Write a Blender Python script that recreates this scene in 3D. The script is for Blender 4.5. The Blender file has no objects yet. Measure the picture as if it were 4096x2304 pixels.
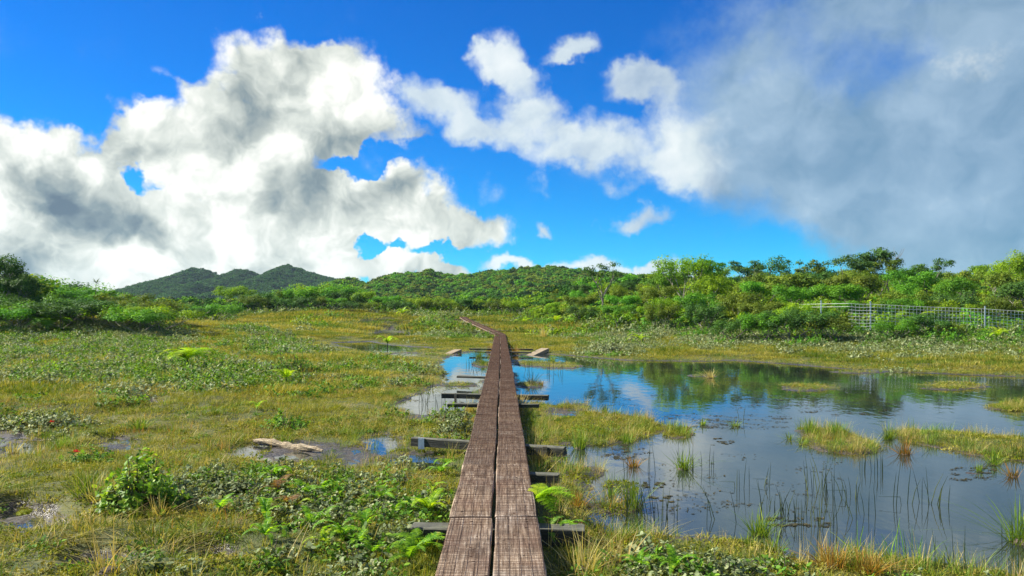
import bpy, math, random
import numpy as np
from mathutils import Vector, Matrix, Euler

# ------------------------------------------------------------------ camera, sky, sun, exposure
scene = bpy.context.scene
col = scene.collection
FPX, HY, CXP, CAMZ = 3186.0, 1235.0, 2048.0, 1.73      # focal length / horizon / centre in photo pixels, eye height (m)

cam_d = bpy.data.cameras.new('camera')
cam = bpy.data.objects.new('camera', cam_d); col.objects.link(cam)
cam.location = (0, 0, CAMZ)
cam.rotation_euler = (math.radians(90), 0, 0)
cam_d.sensor_width = 36.0
cam_d.lens = 36.0 * FPX / 4096
cam_d.shift_y = (HY - 1152) / 4096
cam_d.clip_start = 0.05
cam_d.clip_end = 6000
scene.camera = cam

SUN_AZ, SUN_EL = math.radians(-80), math.radians(38)     # azimuth from +Y, clockwise positive
sun_dir = Vector((math.sin(SUN_AZ) * math.cos(SUN_EL), math.cos(SUN_AZ) * math.cos(SUN_EL), math.sin(SUN_EL)))
sun_d = bpy.data.lights.new('sun', 'SUN')
sun_d.energy = 5.0
sun_d.angle = math.radians(0.6)
sun_d.color = (1.0, 0.94, 0.82)
sun = bpy.data.objects.new('sun', sun_d); col.objects.link(sun)
sun.rotation_euler = sun_dir.to_track_quat('Z', 'Y').to_euler()
sun.location = (-30, 20, 40)

scene.view_settings.view_transform = 'Standard'
scene.view_settings.look = 'None'
scene.view_settings.gamma = 1.0
scene.view_settings.exposure = 1.15
scene.view_settings.use_curve_mapping = False
try:
    scene.cycles.use_denoising = True
    scene.cycles.denoiser = 'OPENIMAGEDENOISE'
    scene.cycles.max_bounces = 8
    scene.cycles.transparent_max_bounces = 4
    scene.cycles.sample_clamp_indirect = 6
except Exception:
    pass


class NT:
    """tiny helper round a node tree"""
    def __init__(self, tree):
        self.t = tree; self.n = tree.nodes; self.l = tree.links
    def new(self, typ, **kw):
        nd = self.n.new(typ)
        for k, v in kw.items(): setattr(nd, k, v)
        return nd
    def put(self, sock, v):
        if isinstance(v, bpy.types.NodeSocket): self.l.new(v, sock)
        elif v is not None: sock.default_value = v
    def math(self, op, a, b=None, c=None, clamp=False):
        nd = self.new('ShaderNodeMath', operation=op); nd.use_clamp = clamp
        for i, v in enumerate((a, b, c)):
            if v is not None: self.put(nd.inputs[i], v)
        return nd.outputs[0]
    def vmath(self, op, a, b=None, s=None):
        nd = self.new('ShaderNodeVectorMath', operation=op)
        self.put(nd.inputs[0], a)
        if b is not None: self.put(nd.inputs[1], b)
        if s is not None: self.put(nd.inputs['Scale'], s)
        return nd.outputs[1] if op in ('DOT_PRODUCT', 'LENGTH') else nd.outputs[0]
    def noise(self, vec, scale, detail=4, rough=0.55, dist=0.0, out='Fac'):
        nd = self.new('ShaderNodeTexNoise')
        if vec is not None: self.l.new(vec, nd.inputs['Vector'])
        nd.inputs['Scale'].default_value = scale; nd.inputs['Detail'].default_value = detail
        nd.inputs['Roughness'].default_value = rough; nd.inputs['Distortion'].default_value = dist
        return nd.outputs[out]
    def ramp(self, fac, stops, interp='LINEAR'):
        nd = self.new('ShaderNodeValToRGB'); cr = nd.color_ramp; cr.interpolation = interp
        while len(cr.elements) < len(stops): cr.elements.new(0.5)
        for e, (p, c) in zip(cr.elements, stops):
            e.position = p; e.color = (*c, 1) if len(c) == 3 else c
        self.put(nd.inputs[0], fac)
        return nd.outputs[0]
    def mix(self, fac, a, b, blend='MIX'):
        nd = self.new('ShaderNodeMix', data_type='RGBA', blend_type=blend)
        self.put(nd.inputs[0], fac)
        for i, v in ((6, a), (7, b)):
            if isinstance(v, (tuple, list)) and len(v) == 3: v = (*v, 1)
            self.put(nd.inputs[i], v)
        return nd.outputs[2]
    def smooth(self, v, a, b):
        nd = self.new('ShaderNodeMapRange', interpolation_type='SMOOTHSTEP')
        self.put(nd.inputs[0], v); nd.inputs[1].default_value = a; nd.inputs[2].default_value = b
        return nd.outputs[0]


def px_dir(px, py):
    az = math.atan2(px - CXP, FPX)
    el = math.atan2((HY - py), math.hypot(FPX, px - CXP))
    return az, el


def build_world():
    w = bpy.data.worlds.new('World'); scene.world = w; w.use_nodes = True
    T = NT(w.node_tree); w.node_tree.nodes.clear()
    out = T.new('ShaderNodeOutputWorld'); bg = T.new('ShaderNodeBackground')
    bg.inputs['Strength'].default_value = 0.078
    T.l.new(bg.outputs[0], out.inputs[0])
    sky = T.new('ShaderNodeTexSky', sky_type='NISHITA')
    sky.sun_disc = False
    sky.sun_elevation = SUN_EL; sky.sun_rotation = SUN_AZ
    sky.altitude = 1200; sky.air_density = 1.0; sky.dust_density = 0.3; sky.ozone_density = 2.5
    hs = T.new('ShaderNodeHueSaturation'); hs.inputs['Saturation'].default_value = 1.45; hs.inputs['Value'].default_value = 1.1
    T.l.new(sky.outputs[0], hs.inputs['Color'])
    clear = T.mix(1.0, hs.outputs[0], (0.03, 0.58, 0.88), 'MULTIPLY')
    tc = T.new('ShaderNodeTexCoord')
    nrm = T.vmath('NORMALIZE', tc.outputs['Generated'])
    sep = T.new('ShaderNodeSeparateXYZ'); T.l.new(nrm, sep.inputs[0])
    az = T.math('ARCTAN2', sep.outputs[0], sep.outputs[1])
    el = T.math('ARCSINE', sep.outputs[2])
    # domain warp of the (azimuth, elevation) plane so that the masses get billowed edges
    w1 = T.noise(nrm, 5.0, 2, 0.5, out='Color')
    w2 = T.noise(nrm, 17.0, 4, 0.62, out='Color')
    w1 = T.vmath('SCALE', T.vmath('SUBTRACT', w1, (0.5, 0.5, 0.5)), s=0.07)
    w2 = T.vmath('SCALE', T.vmath('SUBTRACT', w2, (0.5, 0.5, 0.5)), s=0.075)
    comb = T.new('ShaderNodeCombineXYZ'); T.l.new(az, comb.inputs[0]); T.l.new(el, comb.inputs[1])
    warp = T.vmath('ADD', T.vmath('ADD', comb.outputs[0], w1), w2)
    flat = T.new('ShaderNodeSeparateXYZ'); T.l.new(warp, flat.inputs[0])
    c2 = T.new('ShaderNodeCombineXYZ'); T.l.new(flat.outputs[0], c2.inputs[0]); T.l.new(flat.outputs[1], c2.inputs[1])
    pos = c2.outputs[0]

    def field(blobs):
        acc = None
        for (px, py, rx, ry, rot, s) in blobs:
            a, e = px_dir(px, py)
            k = math.cos(a)
            mp = T.new('ShaderNodeMapping', vector_type='TEXTURE')
            T.l.new(pos, mp.inputs[0])
            mp.inputs['Location'].default_value = (a, e, 0)
            mp.inputs['Rotation'].default_value = (0, 0, math.radians(rot))
            mp.inputs['Scale'].default_value = (rx / FPX * k * k * 1.45, ry / FPX * k * 1.45, 1)
            gr = T.new('ShaderNodeTexGradient', gradient_type='QUADRATIC_SPHERE')
            gr.gradient_type = 'SPHERICAL'
            T.l.new(mp.outputs[0], gr.inputs[0])
            acc = T.math('MULTIPLY_ADD', gr.outputs['Fac'], s, acc if acc is not None else 0.0)
        return acc

    cumulus = [
        (1120, 300, 260, 130, 0, 1.2), (1380, 370, 210, 170, 0, 1.3), (900, 400, 200, 90, 0, .75), (690, 300, 110, 40, -15, .4),
        (800, 520, 300, 130, 10, 1.1), (520, 500, 130, 120, 0, .9), (1450, 540, 240, 100, 0, .75), (640, 640, 230, 100, 0, .8),
        (1050, 600, 300, 170, 0, 1.0), (1000, 740, 280, 130, 0, .9), (90, 600, 150, 110, 0, 1.1), (310, 650, 150, 110, 0, 1.2),
        (400, 740, 110, 90, 0, .6), (50, 780, 220, 160, 0, 1.0), (560, 860, 300, 130, 0, .7), (950, 880, 380, 160, 0, 1.0),
        (1300, 850, 280, 130, 0, .9), (1600, 850, 250, 110, 0, 1.1), (1860, 925, 210, 75, 0, 1.2), (1560, 930, 300, 60, 0, .8), (1450, 780, 140, 90, 0, .7), (300, 950, 350, 150, 0, 1.0),
        (760, 1040, 600, 130, 0, 1.1), (1230, 1060, 300, 80, 0, .9), (90, 1050, 260, 150, 0, 1.0), (1640, 1070, 200, 55, 0, 1.1), (1750, 1110, 200, 40, 0, .8),
        (420, 1150, 300, 60, 0, 1.2), (-300, 800, 400, 350, 0, 1.2), (-350, 1050, 500, 200, 0, 1.0),
        (1430, 1005, 60, 34, 0, -1.5), (1560, 990, 45, 24, 0, -1.1), (1420, 650, 150, 36, 0, -.9), (470, 700, 70, 40, -35, -1.1),
        (640, 728, 80, 20, 0, -.5), (790, 752, 80, 24, 0, -.7), (980, 390, 100, 32, -30, -.8), (1780, 1020, 120, 30, 0, -.7),
        (1700, 620, 60, 50, 0, -.6)]
    puffy = [
        (1990, 265, 95, 105, -30, 1.3), (2060, 345, 110, 55, 0, 1.1), (1930, 215, 60, 30, 0, .5), (2295, 185, 80, 52, 0, 1.2), (2235, 240, 80, 24, 20, .5),
        (1710, 390, 95, 70, 0, .9), (1830, 475, 110, 90, -30, 1.0), (1950, 565, 150, 60, 0, 1.1), (2110, 470, 130, 70, 0, 1.2), (2220, 585, 110, 60, 0, .9),
        (2420, 560, 120, 95, 0, 1.1), (2520, 330, 120, 60, 15, 1.1), (2640, 340, 110, 60, 0, .8), (2690, 520, 170, 140, 0, 1.2), (2780, 650, 200, 95, 0, 1.1),
        (2190, 865, 70, 32, -20, 1.1), (2400, 870, 70, 18, 0, .4), (2565, 850, 95, 48, 0, 1.1), (2480, 720, 90, 45, 0, .5), (2160, 740, 60, 45, 0, .4), (1990, 770, 70, 50, 0, .4),
        (2110, 1065, 130, 34, 0, 1.3), (2360, 1050, 120, 44, 0, 1.5), (2580, 1080, 130, 30, 0, 1.2), (2800, 1130, 300, 40, 0, .8)]
    soft = [
        (2930, 480, 330, 230, 0, 1.1), (3300, 650, 480, 280, 0, 1.1), (3650, 470, 450, 360, 0, .6), (4080, 300, 320, 560, 0, 1.2), (3700, 850, 480, 260, 0, 1.3),
        (4050, 900, 560, 380, 0, 1.3), (3050, 190, 420, 150, 0, .45), (3300, 30, 520, 170, 0, .62), (3750, 60, 420, 200, 0, .5), (4700, 600, 700, 700, 0, 1.3), (3000, 1000, 260, 90, 0, -.6),
        (1500, 100, 500, 120, 0, .10), (300, 130, 420, 160, 0, .12)]
    D1 = field(cumulus); D2 = field(soft); D4 = field(puffy)
    fb = T.noise(nrm, 9.0, 6, 0.62)
    fb2 = T.noise(nrm, 24.0, 6, 0.68)
    fbm = T.math('ADD', T.math('MULTIPLY', T.math('SUBTRACT', fb, 0.5), 0.75), T.math('MULTIPLY', T.math('SUBTRACT', fb2, 0.5), 0.60))
    # clouds of the same kind round the rest of the sky, outside the view
    far = T.noise(nrm, 2.6, 4, 0.55)
    away = T.smooth(T.math('ABSOLUTE', az), 0.72, 1.0)
    high = T.smooth(el, 0.42, 0.62)
    away = T.math('MAXIMUM', away, high)
    D3 = T.math('MULTIPLY', T.math('MULTIPLY', T.math('SUBTRACT', far, 0.42), 4.0, clamp=True), away)
    up = T.smooth(el, -0.02, 0.01)
    # relief: billows, looked up once more a little towards the sun side and compared
    bw_ = T.vmath('ADD', nrm, T.vmath('SCALE', T.vmath('SUBTRACT', T.noise(nrm, 11.0, 3, 0.55, out='Color'), (0.5, 0.5, 0.5)), s=0.10))
    def puffs(vec):
        acc = None
        for sc_, am in ((8.0, 1.0), (19.0, .55)):
            vo = T.new('ShaderNodeTexVoronoi', feature='SMOOTH_F1'); T.l.new(vec, vo.inputs['Vector'])
            vo.inputs['Scale'].default_value = sc_; vo.inputs['Smoothness'].default_value = .55
            acc = T.math('MULTIPLY_ADD', vo.outputs['Distance'], -am, acc if acc is not None else 0.0)
        return acc
    pf = puffs(bw_); pf2 = puffs(T.vmath('ADD', bw_, (-0.030, 0.0, 0.034)))
    sm = T.math('SUBTRACT', T.noise(bw_, 30.0, 3, .6), T.noise(T.vmath('ADD', bw_, (-0.010, 0.0, 0.012)), 30.0, 3, .6))
    rel = T.math('ADD', T.math('MULTIPLY', T.math('SUBTRACT', pf, pf2), 0.85), T.math('MULTIPLY', sm, .7))
    a1 = T.smooth(T.math('ADD', T.math('ADD', D1, fbm), T.math('MULTIPLY', T.math('ADD', pf, .75), .34)), 0.16, 0.62)
    a2 = T.smooth(T.math('ADD', D2, T.math('MULTIPLY', fbm, .85)), 0.05, 1.05)
    a4 = T.smooth(T.math('ADD', D4, T.math('ADD', T.math('MULTIPLY', fbm, 1.1), T.math('MULTIPLY', T.math('ADD', pf, .75), .30))), 0.16, 0.95)
    a3 = T.smooth(T.math('ADD', D3, fbm), 0.2, 0.7)
    dark = field([(130, 720, 130, 95, -20, 1.0), (250, 770, 110, 50, -20, .7), (520, 900, 150, 75, -15, 1.2), (1240, 770, 150, 110, -40, 1.1),
                  (300, 870, 90, 50, 0, .6), (80, 1030, 150, 60, 0, .9), (1500, 570, 240, 70, 0, .6), (1000, 520, 120, 60, 0, .45), (920, 600, 80, 40, 0, .4), (1050, 690, 80, 60, 0, .3),
                  (760, 780, 300, 60, 0, .35)])
    br = field([(530, 1040, 140, 70, 0, 1.0), (300, 620, 130, 70, 0, .6), (950, 880, 90, 120, 0, .7), (1380, 340, 160, 110, 0, .5),
                (500, 500, 90, 80, 0, .5), (60, 560, 120, 70, 0, .7), (1010, 660, 70, 60, 0, .6), (1230, 1080, 300, 60, 0, .6), (-300, 900, 500, 400, 0, .6)])
    lum1 = T.math('ADD', T.math('ADD', 0.73, rel), T.math('SUBTRACT', T.math('MULTIPLY', br, 0.5), T.math('MULTIPLY', dark, 0.52)))
    lum1 = T.math('ADD', lum1, T.math('MULTIPLY', T.math('SUBTRACT', fb2, 0.5), 0.22))
    c1 = T.ramp(lum1, [(0.0, (.8, 1.1, 1.35)), (0.25, (1.6, 2.0, 2.05)), (0.5, (2.9, 3.2, 2.95)), (0.75, (4.5, 4.75, 4.3)), (1.0, (6.4, 6.4, 5.9))])
    shade = T.smooth(az, -0.02, 0.42)
    lum2 = T.math('ADD', T.math('ADD', 0.66, T.math('MULTIPLY', rel, 0.42)), T.math('MULTIPLY', shade, -0.33))
    br2 = field([(2660, 570, 170, 130, 0, .7), (2420, 560, 110, 80, 0, .4), (2030, 300, 70, 80, 0, .4), (2110, 480, 100, 60, 0, .5), (2360, 1050, 160, 60, 0, .7), (2110, 1060, 160, 60, 0, .5), (2580, 1080, 160, 60, 0, .4)])
    lum2 = T.math('ADD', lum2, T.math('MULTIPLY', br2, 0.35))
    c2c = T.ramp(lum2, [(0.0, (.9, 1.75, 2.5)), (0.25, (1.5, 2.35, 3.1)), (0.5, (2.3, 3.2, 3.95)), (0.78, (3.9, 4.6, 5.1)), (1.0, (5.4, 5.8, 5.8))])
    c2p = T.ramp(T.math('ADD', lum2, .10), [(0.0, (.85, 1.5, 2.2)), (0.25, (1.6, 2.3, 3.0)), (0.5, (2.7, 3.4, 4.1)), (0.78, (4.3, 4.9, 5.1)), (1.0, (5.6, 5.9, 5.8))])
    c3c = T.ramp(T.math('ADD', 0.55, rel), [(0.0, (1.2, 1.6, 2.1)), (0.5, (3.0, 3.4, 3.4)), (1.0, (5.6, 5.9, 5.6))])
    c = T.mix(T.math('MULTIPLY', a3, up), clear, c3c)
    c = T.mix(T.math('MULTIPLY', T.math('MULTIPLY', a2, 0.90), up), c, c2c)
    c = T.mix(T.math('MULTIPLY', T.math('MULTIPLY', a4, 0.92), up), c, c2p)
    c = T.mix(T.math('MULTIPLY', T.math('MULTIPLY', a1, 0.97), up), c, c1)
    T.l.new(c, bg.inputs['Color'])
    try:
        w.cycles.sampling_method = 'MANUAL'; w.cycles.sample_map_resolution = 512
    except Exception:
        pass
build_world()

# ------------------------------------------------------------------ numeric helpers
rng = np.random.default_rng(7)
random.seed(7)


def hash2(ix, iy, seed):
    h = (ix.astype(np.int64) * 374761393 + iy.astype(np.int64) * 668265263 + seed * 974634541) & 0xffffffff
    h = ((h ^ (h >> 13)) * 1274126177) & 0xffffffff
    h = h ^ (h >> 16)
    return (h & 0xffff) / 65535.0


def vnoise(x, y, seed=0):
    ix, iy = np.floor(x), np.floor(y)
    fx, fy = x - ix, y - iy
    fx = fx * fx * (3 - 2 * fx); fy = fy * fy * (3 - 2 * fy)
    a = hash2(ix, iy, seed); b = hash2(ix + 1, iy, seed); c = hash2(ix, iy + 1, seed); d = hash2(ix + 1, iy + 1, seed)
    return (a * (1 - fx) + b * fx) * (1 - fy) + (c * (1 - fx) + d * fx) * fy


def fbm(x, y, f, octs=4, seed=0, gain=0.5):
    s = 0.0; a = 1.0; t = 0.0
    for o in range(octs):
        s = s + a * vnoise(x * f + o * 17.3, y * f - o * 9.1, seed + o); t += a
        a *= gain; f *= 2.03
    return s / t - 0.5


def sstep(v, a, b):
    t = np.clip((v - a) / (b - a), 0, 1)
    return t * t * (3 - 2 * t)


def at(px, py, z=0.0):
    """the point on the level z that the pixel looks at"""
    Y = FPX * (CAMZ - z) / (py - HY)
    return ((px - CXP) / FPX * Y, Y)


def along(px, Y):
    return (px - CXP) / FPX * Y


def poly(pts, z=0.0):
    return np.array([at(p, q, z) for p, q in pts])


def sdf(poly_, X, Y):
    """signed distance, positive inside"""
    d = np.full(X.shape, 1e9); inside = np.zeros(X.shape, bool)
    n = len(poly_)
    for i in range(n):
        ax, ay = poly_[i]; bx, by = poly_[(i + 1) % n]
        ex, ey = bx - ax, by - ay
        t = np.clip(((X - ax) * ex + (Y - ay) * ey) / (ex * ex + ey * ey + 1e-9), 0, 1)
        d = np.minimum(d, np.hypot(X - ax - t * ex, Y - ay - t * ey))
        if by != ay:
            cr = ((ay > Y) != (by > Y)) & (X < (bx - ax) * (Y - ay) / (by - ay) + ax)
            inside ^= cr
    return np.where(inside, d, -d)


def oval(x0, y0, x1, y1, n=14, seed=0):
    r = random.Random(seed)
    cx, cy, rx, ry = (x0 + x1) / 2, (y0 + y1) / 2, (x1 - x0) / 2, (y1 - y0) / 2
    return [(cx + rx * math.cos(t) * r.uniform(.8, 1.08), cy + ry * math.sin(t) * r.uniform(.8, 1.08)) for t in [2 * math.pi * i / n for i in range(n)]]


POND = poly([(2050, 1428), (2140, 1414), (2260, 1420), (2380, 1432), (2500, 1442), (2750, 1446), (2950, 1443), (3150, 1456), (3400, 1478), (3600, 1490),
             (3850, 1500), (4096, 1508), (4700, 1530), (5400, 1640), (5600, 1900), (5300, 2300), (4700, 2420), (4250, 2380), (4040, 2320), (3900, 2275), (3720, 2252), (3560, 2232),
             (3400, 2226), (3300, 2248), (3180, 2258), (3100, 2220), (2960, 2180), (2800, 2150), (2600, 2142), (2480, 2148), (2400, 2125),
             (2352, 2085), (2338, 2030), (2350, 1990), (2420, 1960), (2330, 1938), (2290, 1905), (2230, 1880), (2222, 1850), (2240, 1825),
             (2230, 1795), (2140, 1770), (2110, 1720), (2090, 1660), (2075, 1610), (2062, 1560), (2050, 1500), (2046, 1460)])
POOLS = [
    POND,
    poly([(1570, 1630), (1630, 1596), (1700, 1556), (1775, 1538), (1790, 1500), (1755, 1466), (1780, 1436), (1850, 1412), (1962, 1398), (1972, 1440), (1942, 1500),
          (1924, 1560), (1908, 1612), (1866, 1634), (1800, 1650), (1680, 1660)]),
    poly([(1320, 1372), (1480, 1366), (1560, 1380), (1720, 1392), (1640, 1408), (1520, 1414), (1440, 1404)]),
    poly([(1450, 1336), (1540, 1327), (1640, 1331), (1620, 1351), (1530, 1352)]),
    poly(oval(1560, 1412, 1700, 1428, 12, 3)),
    poly(oval(1470, 1745, 1575, 1812, 12, 4)),
    poly(oval(1580, 1835, 1710, 1890, 12, 5)), poly(oval(945, 1780, 1060, 1812, 12, 25)), poly(oval(60, 1765, 190, 1822, 12, 26)),
    poly(oval(1530, 1318, 1590, 1326, 10, 6)),
]
ISLES = [poly(p) for p in [
    [(2060, 1614), (2160, 1615), (2260, 1625), (2350, 1616), (2345, 1648), (2420, 1662), (2560, 1670), (2640, 1690), (2665, 1722), (2580, 1748), (2480, 1772), (2350, 1788), (2180, 1778), (2100, 1760)],
    oval(2225, 1858, 2410, 1908, 12, 1), oval(2420, 1915, 2560, 1966, 12, 2), oval(2360, 1998, 2560, 2058, 12, 3),
    oval(2665, 1712, 2768, 1756, 10, 4),
    [(3195, 1730), (3240, 1712), (3300, 1730), (3350, 1722), (3400, 1752), (3480, 1775), (3520, 1796), (3480, 1812), (3380, 1815), (3270, 1800), (3235, 1770)],
    [(3598, 1735), (3660, 1722), (3800, 1725), (3960, 1740), (4130, 1752), (4500, 1765), (4500, 1850), (4096, 1850), (3990, 1838), (3880, 1826), (3780, 1800), (3690, 1782), (3610, 1768)],
    oval(3660, 1534, 3975, 1562, 16, 5), oval(3120, 1540, 3370, 1566, 16, 6), oval(2745, 1496, 2880, 1510, 12, 7),
    oval(2040, 1526, 2180, 1552, 12, 9), [(2050, 1438), (2120, 1446), (2230, 1450), (2330, 1462), (2300, 1476), (2180, 1472), (2060, 1462)],
    oval(3950, 1605, 4250, 1650, 12, 10), oval(3320, 1484, 3540, 1494, 12, 11),
    oval(1750, 1530, 1905, 1550, 12, 13), oval(1870, 1450, 1965, 1470, 12, 14),
    [(3160, 2262), (3300, 2238), (3420, 2222), (3480, 2250), (3500, 2310), (3100, 2330)],
    oval(1960, 1395, 2075, 1425, 10, 24),
]]
MUDS = [poly(p) for p in [
    oval(2640, 1655, 2830, 1712, 12, 1), oval(2800, 1660, 3140, 1716, 14, 2), oval(2340, 1958, 2470, 1996, 10, 3), oval(2550, 1930, 2640, 1960, 10, 16), oval(2850, 1752, 2940, 1780, 10, 17),
    oval(-200, 1735, 205, 1835, 14, 4), oval(400, 1748, 540, 1815, 10, 5), oval(900, 1765, 1360, 1860, 14, 6), oval(1320, 1790, 1540, 1875, 12, 7), oval(1420, 1740, 1640, 1820, 12, 8),
    oval(1570, 1815, 1760, 1895, 12, 9), oval(1600, 1640, 1760, 1690, 12, 10), oval(3330, 1545, 3560, 1575, 12, 11), oval(3560, 1600, 3960, 1640, 12, 12),
    oval(3800, 1862, 3990, 1920, 12, 13), oval(3050, 1640, 3300, 1668, 12, 18), oval(2180, 1640, 2330, 1680, 12, 14), oval(530, 1600, 640, 1640, 10, 15), oval(3060, 2070, 3300, 2115, 12, 19), oval(300, 2250, 520, 2320, 10, 20), oval(-80, 2040, 230, 2180, 12, 21), oval(760, 2230, 1000, 2304, 10, 22)]]


def deck_x(Y):
    return np.where(Y < 22.2, -0.0118 * Y - 0.0654, np.where(Y < 46.3, -0.0149 * Y, -.69 - .1538 * (np.minimum(Y, 70.5) - 46.3) + 9 * (Y > 70.5)))


def slope_start(a):
    return np.interp(a, [-0.02, 0.03, 0.1, 0.2, 0.35, 0.5, 0.8], [75, 60, 47, 36, 31.5, 29, 28])


def terrain(X, Y, fields=False):
    X = np.asarray(X, float); Y = np.asarray(Y, float)
    Yc = np.maximum(Y, 1.0)
    a = X / Yc
    wob = np.clip(Y / 14, .5, 1.1)
    nx = X + wob * (0.35 * fbm(X, Y, 1.1, 3, 11) + .12 * fbm(X, Y, 5, 2, 31)); ny = Y + wob * (0.55 * fbm(X, Y, 0.8, 3, 23) + .2 * fbm(X, Y, 4, 2, 37))
    s = np.full(X.shape, -9.0)
    for p in POOLS: s = np.maximum(s, sdf(p, nx, ny))
    for p in ISLES: s = np.minimum(s, -sdf(p, nx, ny))
    m = np.full(X.shape, -9.0)
    for p in MUDS: m = np.maximum(m, sdf(p, nx, ny))
    mud = sstep(m, -0.24, 0.06)
    land = 0.012 + 0.03 * sstep(-s, 0, 0.5) + 0.09 * sstep(-s, 0.6, 4.0)
    h = np.where(s > 0, -0.14 * sstep(s, -0.05, 0.45) + 0.01, land)
    hum = .75 * fbm(X, Y, 0.9, 4, 5) + .55 * fbm(X, Y, 2.3, 2, 6)
    h = h + np.where(s > 0.25, 0.0, 0.19 * hum) * (.25 * sstep(-s, -0.25, 0.4) + .75 * sstep(-s, .3, 3.0)) + 0.014 * fbm(X, Y, 7, 2, 9)
    inpond = sstep(s, -0.1, 0.2)
    h = h * (1 - mud) + mud * (np.where(s > -0.1, -0.020, 0.006) + 0.075 * fbm(X, Y * .6, 3.2, 4, 77) + .02 * fbm(X, Y, 12, 2, 78))
    keep = sstep(s, -3, 0)
    # ground climbs gently beyond the bend of the boardwalk
    rise = 0.026 * np.clip(Y - 47, 0, 60) * sstep(Y, 46, 56)
    # wooded bank on the right
    ys = slope_start(a)
    t = Y - ys
    bank = np.where(t > 0, 0.055 * t * sstep(t, 0, 6), 0)
    bank = np.minimum(bank, 2.6 + .012 * np.maximum(t - 45, 0)) * sstep(a, -0.02, 0.12)
    bank = np.where(Y > 160, bank * np.clip((320 - Y) / 160, 0, 1), bank)
    # low mound on the left
    mound = 1.25 * np.exp(-(((X + 26) / 11) ** 2 + ((Y - 46) / 8.5) ** 2))
    mound2 = 0.7 * np.exp(-(((X + 17) / 7) ** 2 + ((Y - 74) / 8) ** 2))
    big = rise + bank + mound + mound2
    big = big + 0.35 * np.clip((Y - 60) / 60, 0, 1) * fbm(X, Y, 0.05, 3, 41)
    h = h + big * (1 - keep * 0.9)
    h = np.where(Y > 400, h - (Y - 400) * 0.01, h)
    mud_m = np.maximum(mud, sstep(s, -.22, -.02))
    if fields == 2: return h, s, mud_m
    if fields: return h, s, mud
    return h


def ground_z(x, y):
    return float(terrain(np.array([x]), np.array([y]))[0])


# ------------------------------------------------------------------ object helpers
def mesh_from(name, verts, faces, tint=None, smooth=False):
    me = bpy.data.meshes.new(name)
    me.from_pydata([tuple(v) for v in verts] if not isinstance(verts, np.ndarray) else verts.tolist(), [], faces if not isinstance(faces, np.ndarray) else faces.tolist())
    if tint is not None:
        at_ = me.attributes.new('tint', 'FLOAT', 'POINT'); at_.data.foreach_set('value', np.asarray(tint, np.float32))
    if smooth: me.polygons.foreach_set('use_smooth', np.ones(len(me.polygons), bool))
    me.update()
    return me


def link(name, me, mat=None, parent=None, **props):
    o = bpy.data.objects.new(name, me); col.objects.link(o)
    if mat is not None and me is not None and len(me.materials) == 0: me.materials.append(mat)
    if parent is not None: o.parent = parent
    for k, v in props.items(): o[k] = v
    return o


def empty(name, loc, rz=0.0, scale=1.0, **props):
    o = bpy.data.objects.new(name, None); col.objects.link(o)
    o.empty_display_size = 0.1
    o.location = loc; o.rotation_euler = (0, 0, rz); o.scale = (scale,) * 3 if not isinstance(scale, tuple) else scale
    for k, v in props.items(): o[k] = v
    return o


class MB:
    """collects vertices and faces of one mesh"""
    def __init__(self): self.v = []; self.f = []; self.t = []
    def box(self, c, size, rot=None, jit=0.0, tint=None):
        sx, sy, sz = [k / 2 for k in size]; b = len(self.v)
        R = rot if rot is not None else Matrix.Identity(3)
        for x in (-sx, sx):
            for y in (-sy, sy):
                for z in (-sz, sz):
                    p = R @ Vector((x + random.uniform(-jit, jit), y + random.uniform(-jit, jit), z + random.uniform(-jit, jit)))
                    self.v.append((p.x + c[0], p.y + c[1], p.z + c[2])); self.t.append(tint if tint is not None else random.random())
        for q in ((0, 1, 3, 2), (4, 6, 7, 5), (0, 4, 5, 1), (2, 3, 7, 6), (0, 2, 6, 4), (1, 5, 7, 3)): self.f.append([b + i for i in q])
    def tube(self, pts, radii, n=5, tint=0.5, cap=True):
        b0 = len(self.v); m = len(pts)
        pts = [Vector(p) for p in pts]
        ref = Vector((0.31, 0.17, 0.93)).normalized()
        for i in range(m):
            d = (pts[min(i + 1, m - 1)] - pts[max(i - 1, 0)])
            if d.length < 1e-9: d = Vector((0, 0, 1))
            d.normalize()
            u = d.cross(ref)
            if u.length < 1e-3: u = d.cross(Vector((1, 0, 0)))
            u.normalize(); w = d.cross(u)
            for k in range(n):
                t = 2 * math.pi * k / n
                p = pts[i] + (u * math.cos(t) + w * math.sin(t)) * radii[i]
                self.v.append((p.x, p.y, p.z)); self.t.append(tint)
        for i in range(m - 1):
            for k in range(n):
                a = b0 + i * n + k; b = b0 + i * n + (k + 1) % n
                self.f.append([a, b, b + n, a + n])
        if cap:
            self.f.append([b0 + (m - 1) * n + k for k in range(n)]); self.f.append([b0 + k for k in reversed(range(n))])
    def mesh(self, name, smooth=False): return mesh_from(name, self.v, self.f, self.t, smooth)


LEAF6 = np.array([(0, 0, 0), (-.42, .3, .06), (-.46, .62, .07), (-.22, .92, .02), (.0, 1, 0), (.22, .92, .02), (.46, .62, .07), (.42, .3, .06)])
LEAF4 = np.array([(0, 0, 0), (-.45, .5, 0.05), (0, 1, 0), (.45, .5, 0.05)])


def norm(a): return a / (np.linalg.norm(a, axis=-1, keepdims=True) + 1e-9)


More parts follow.
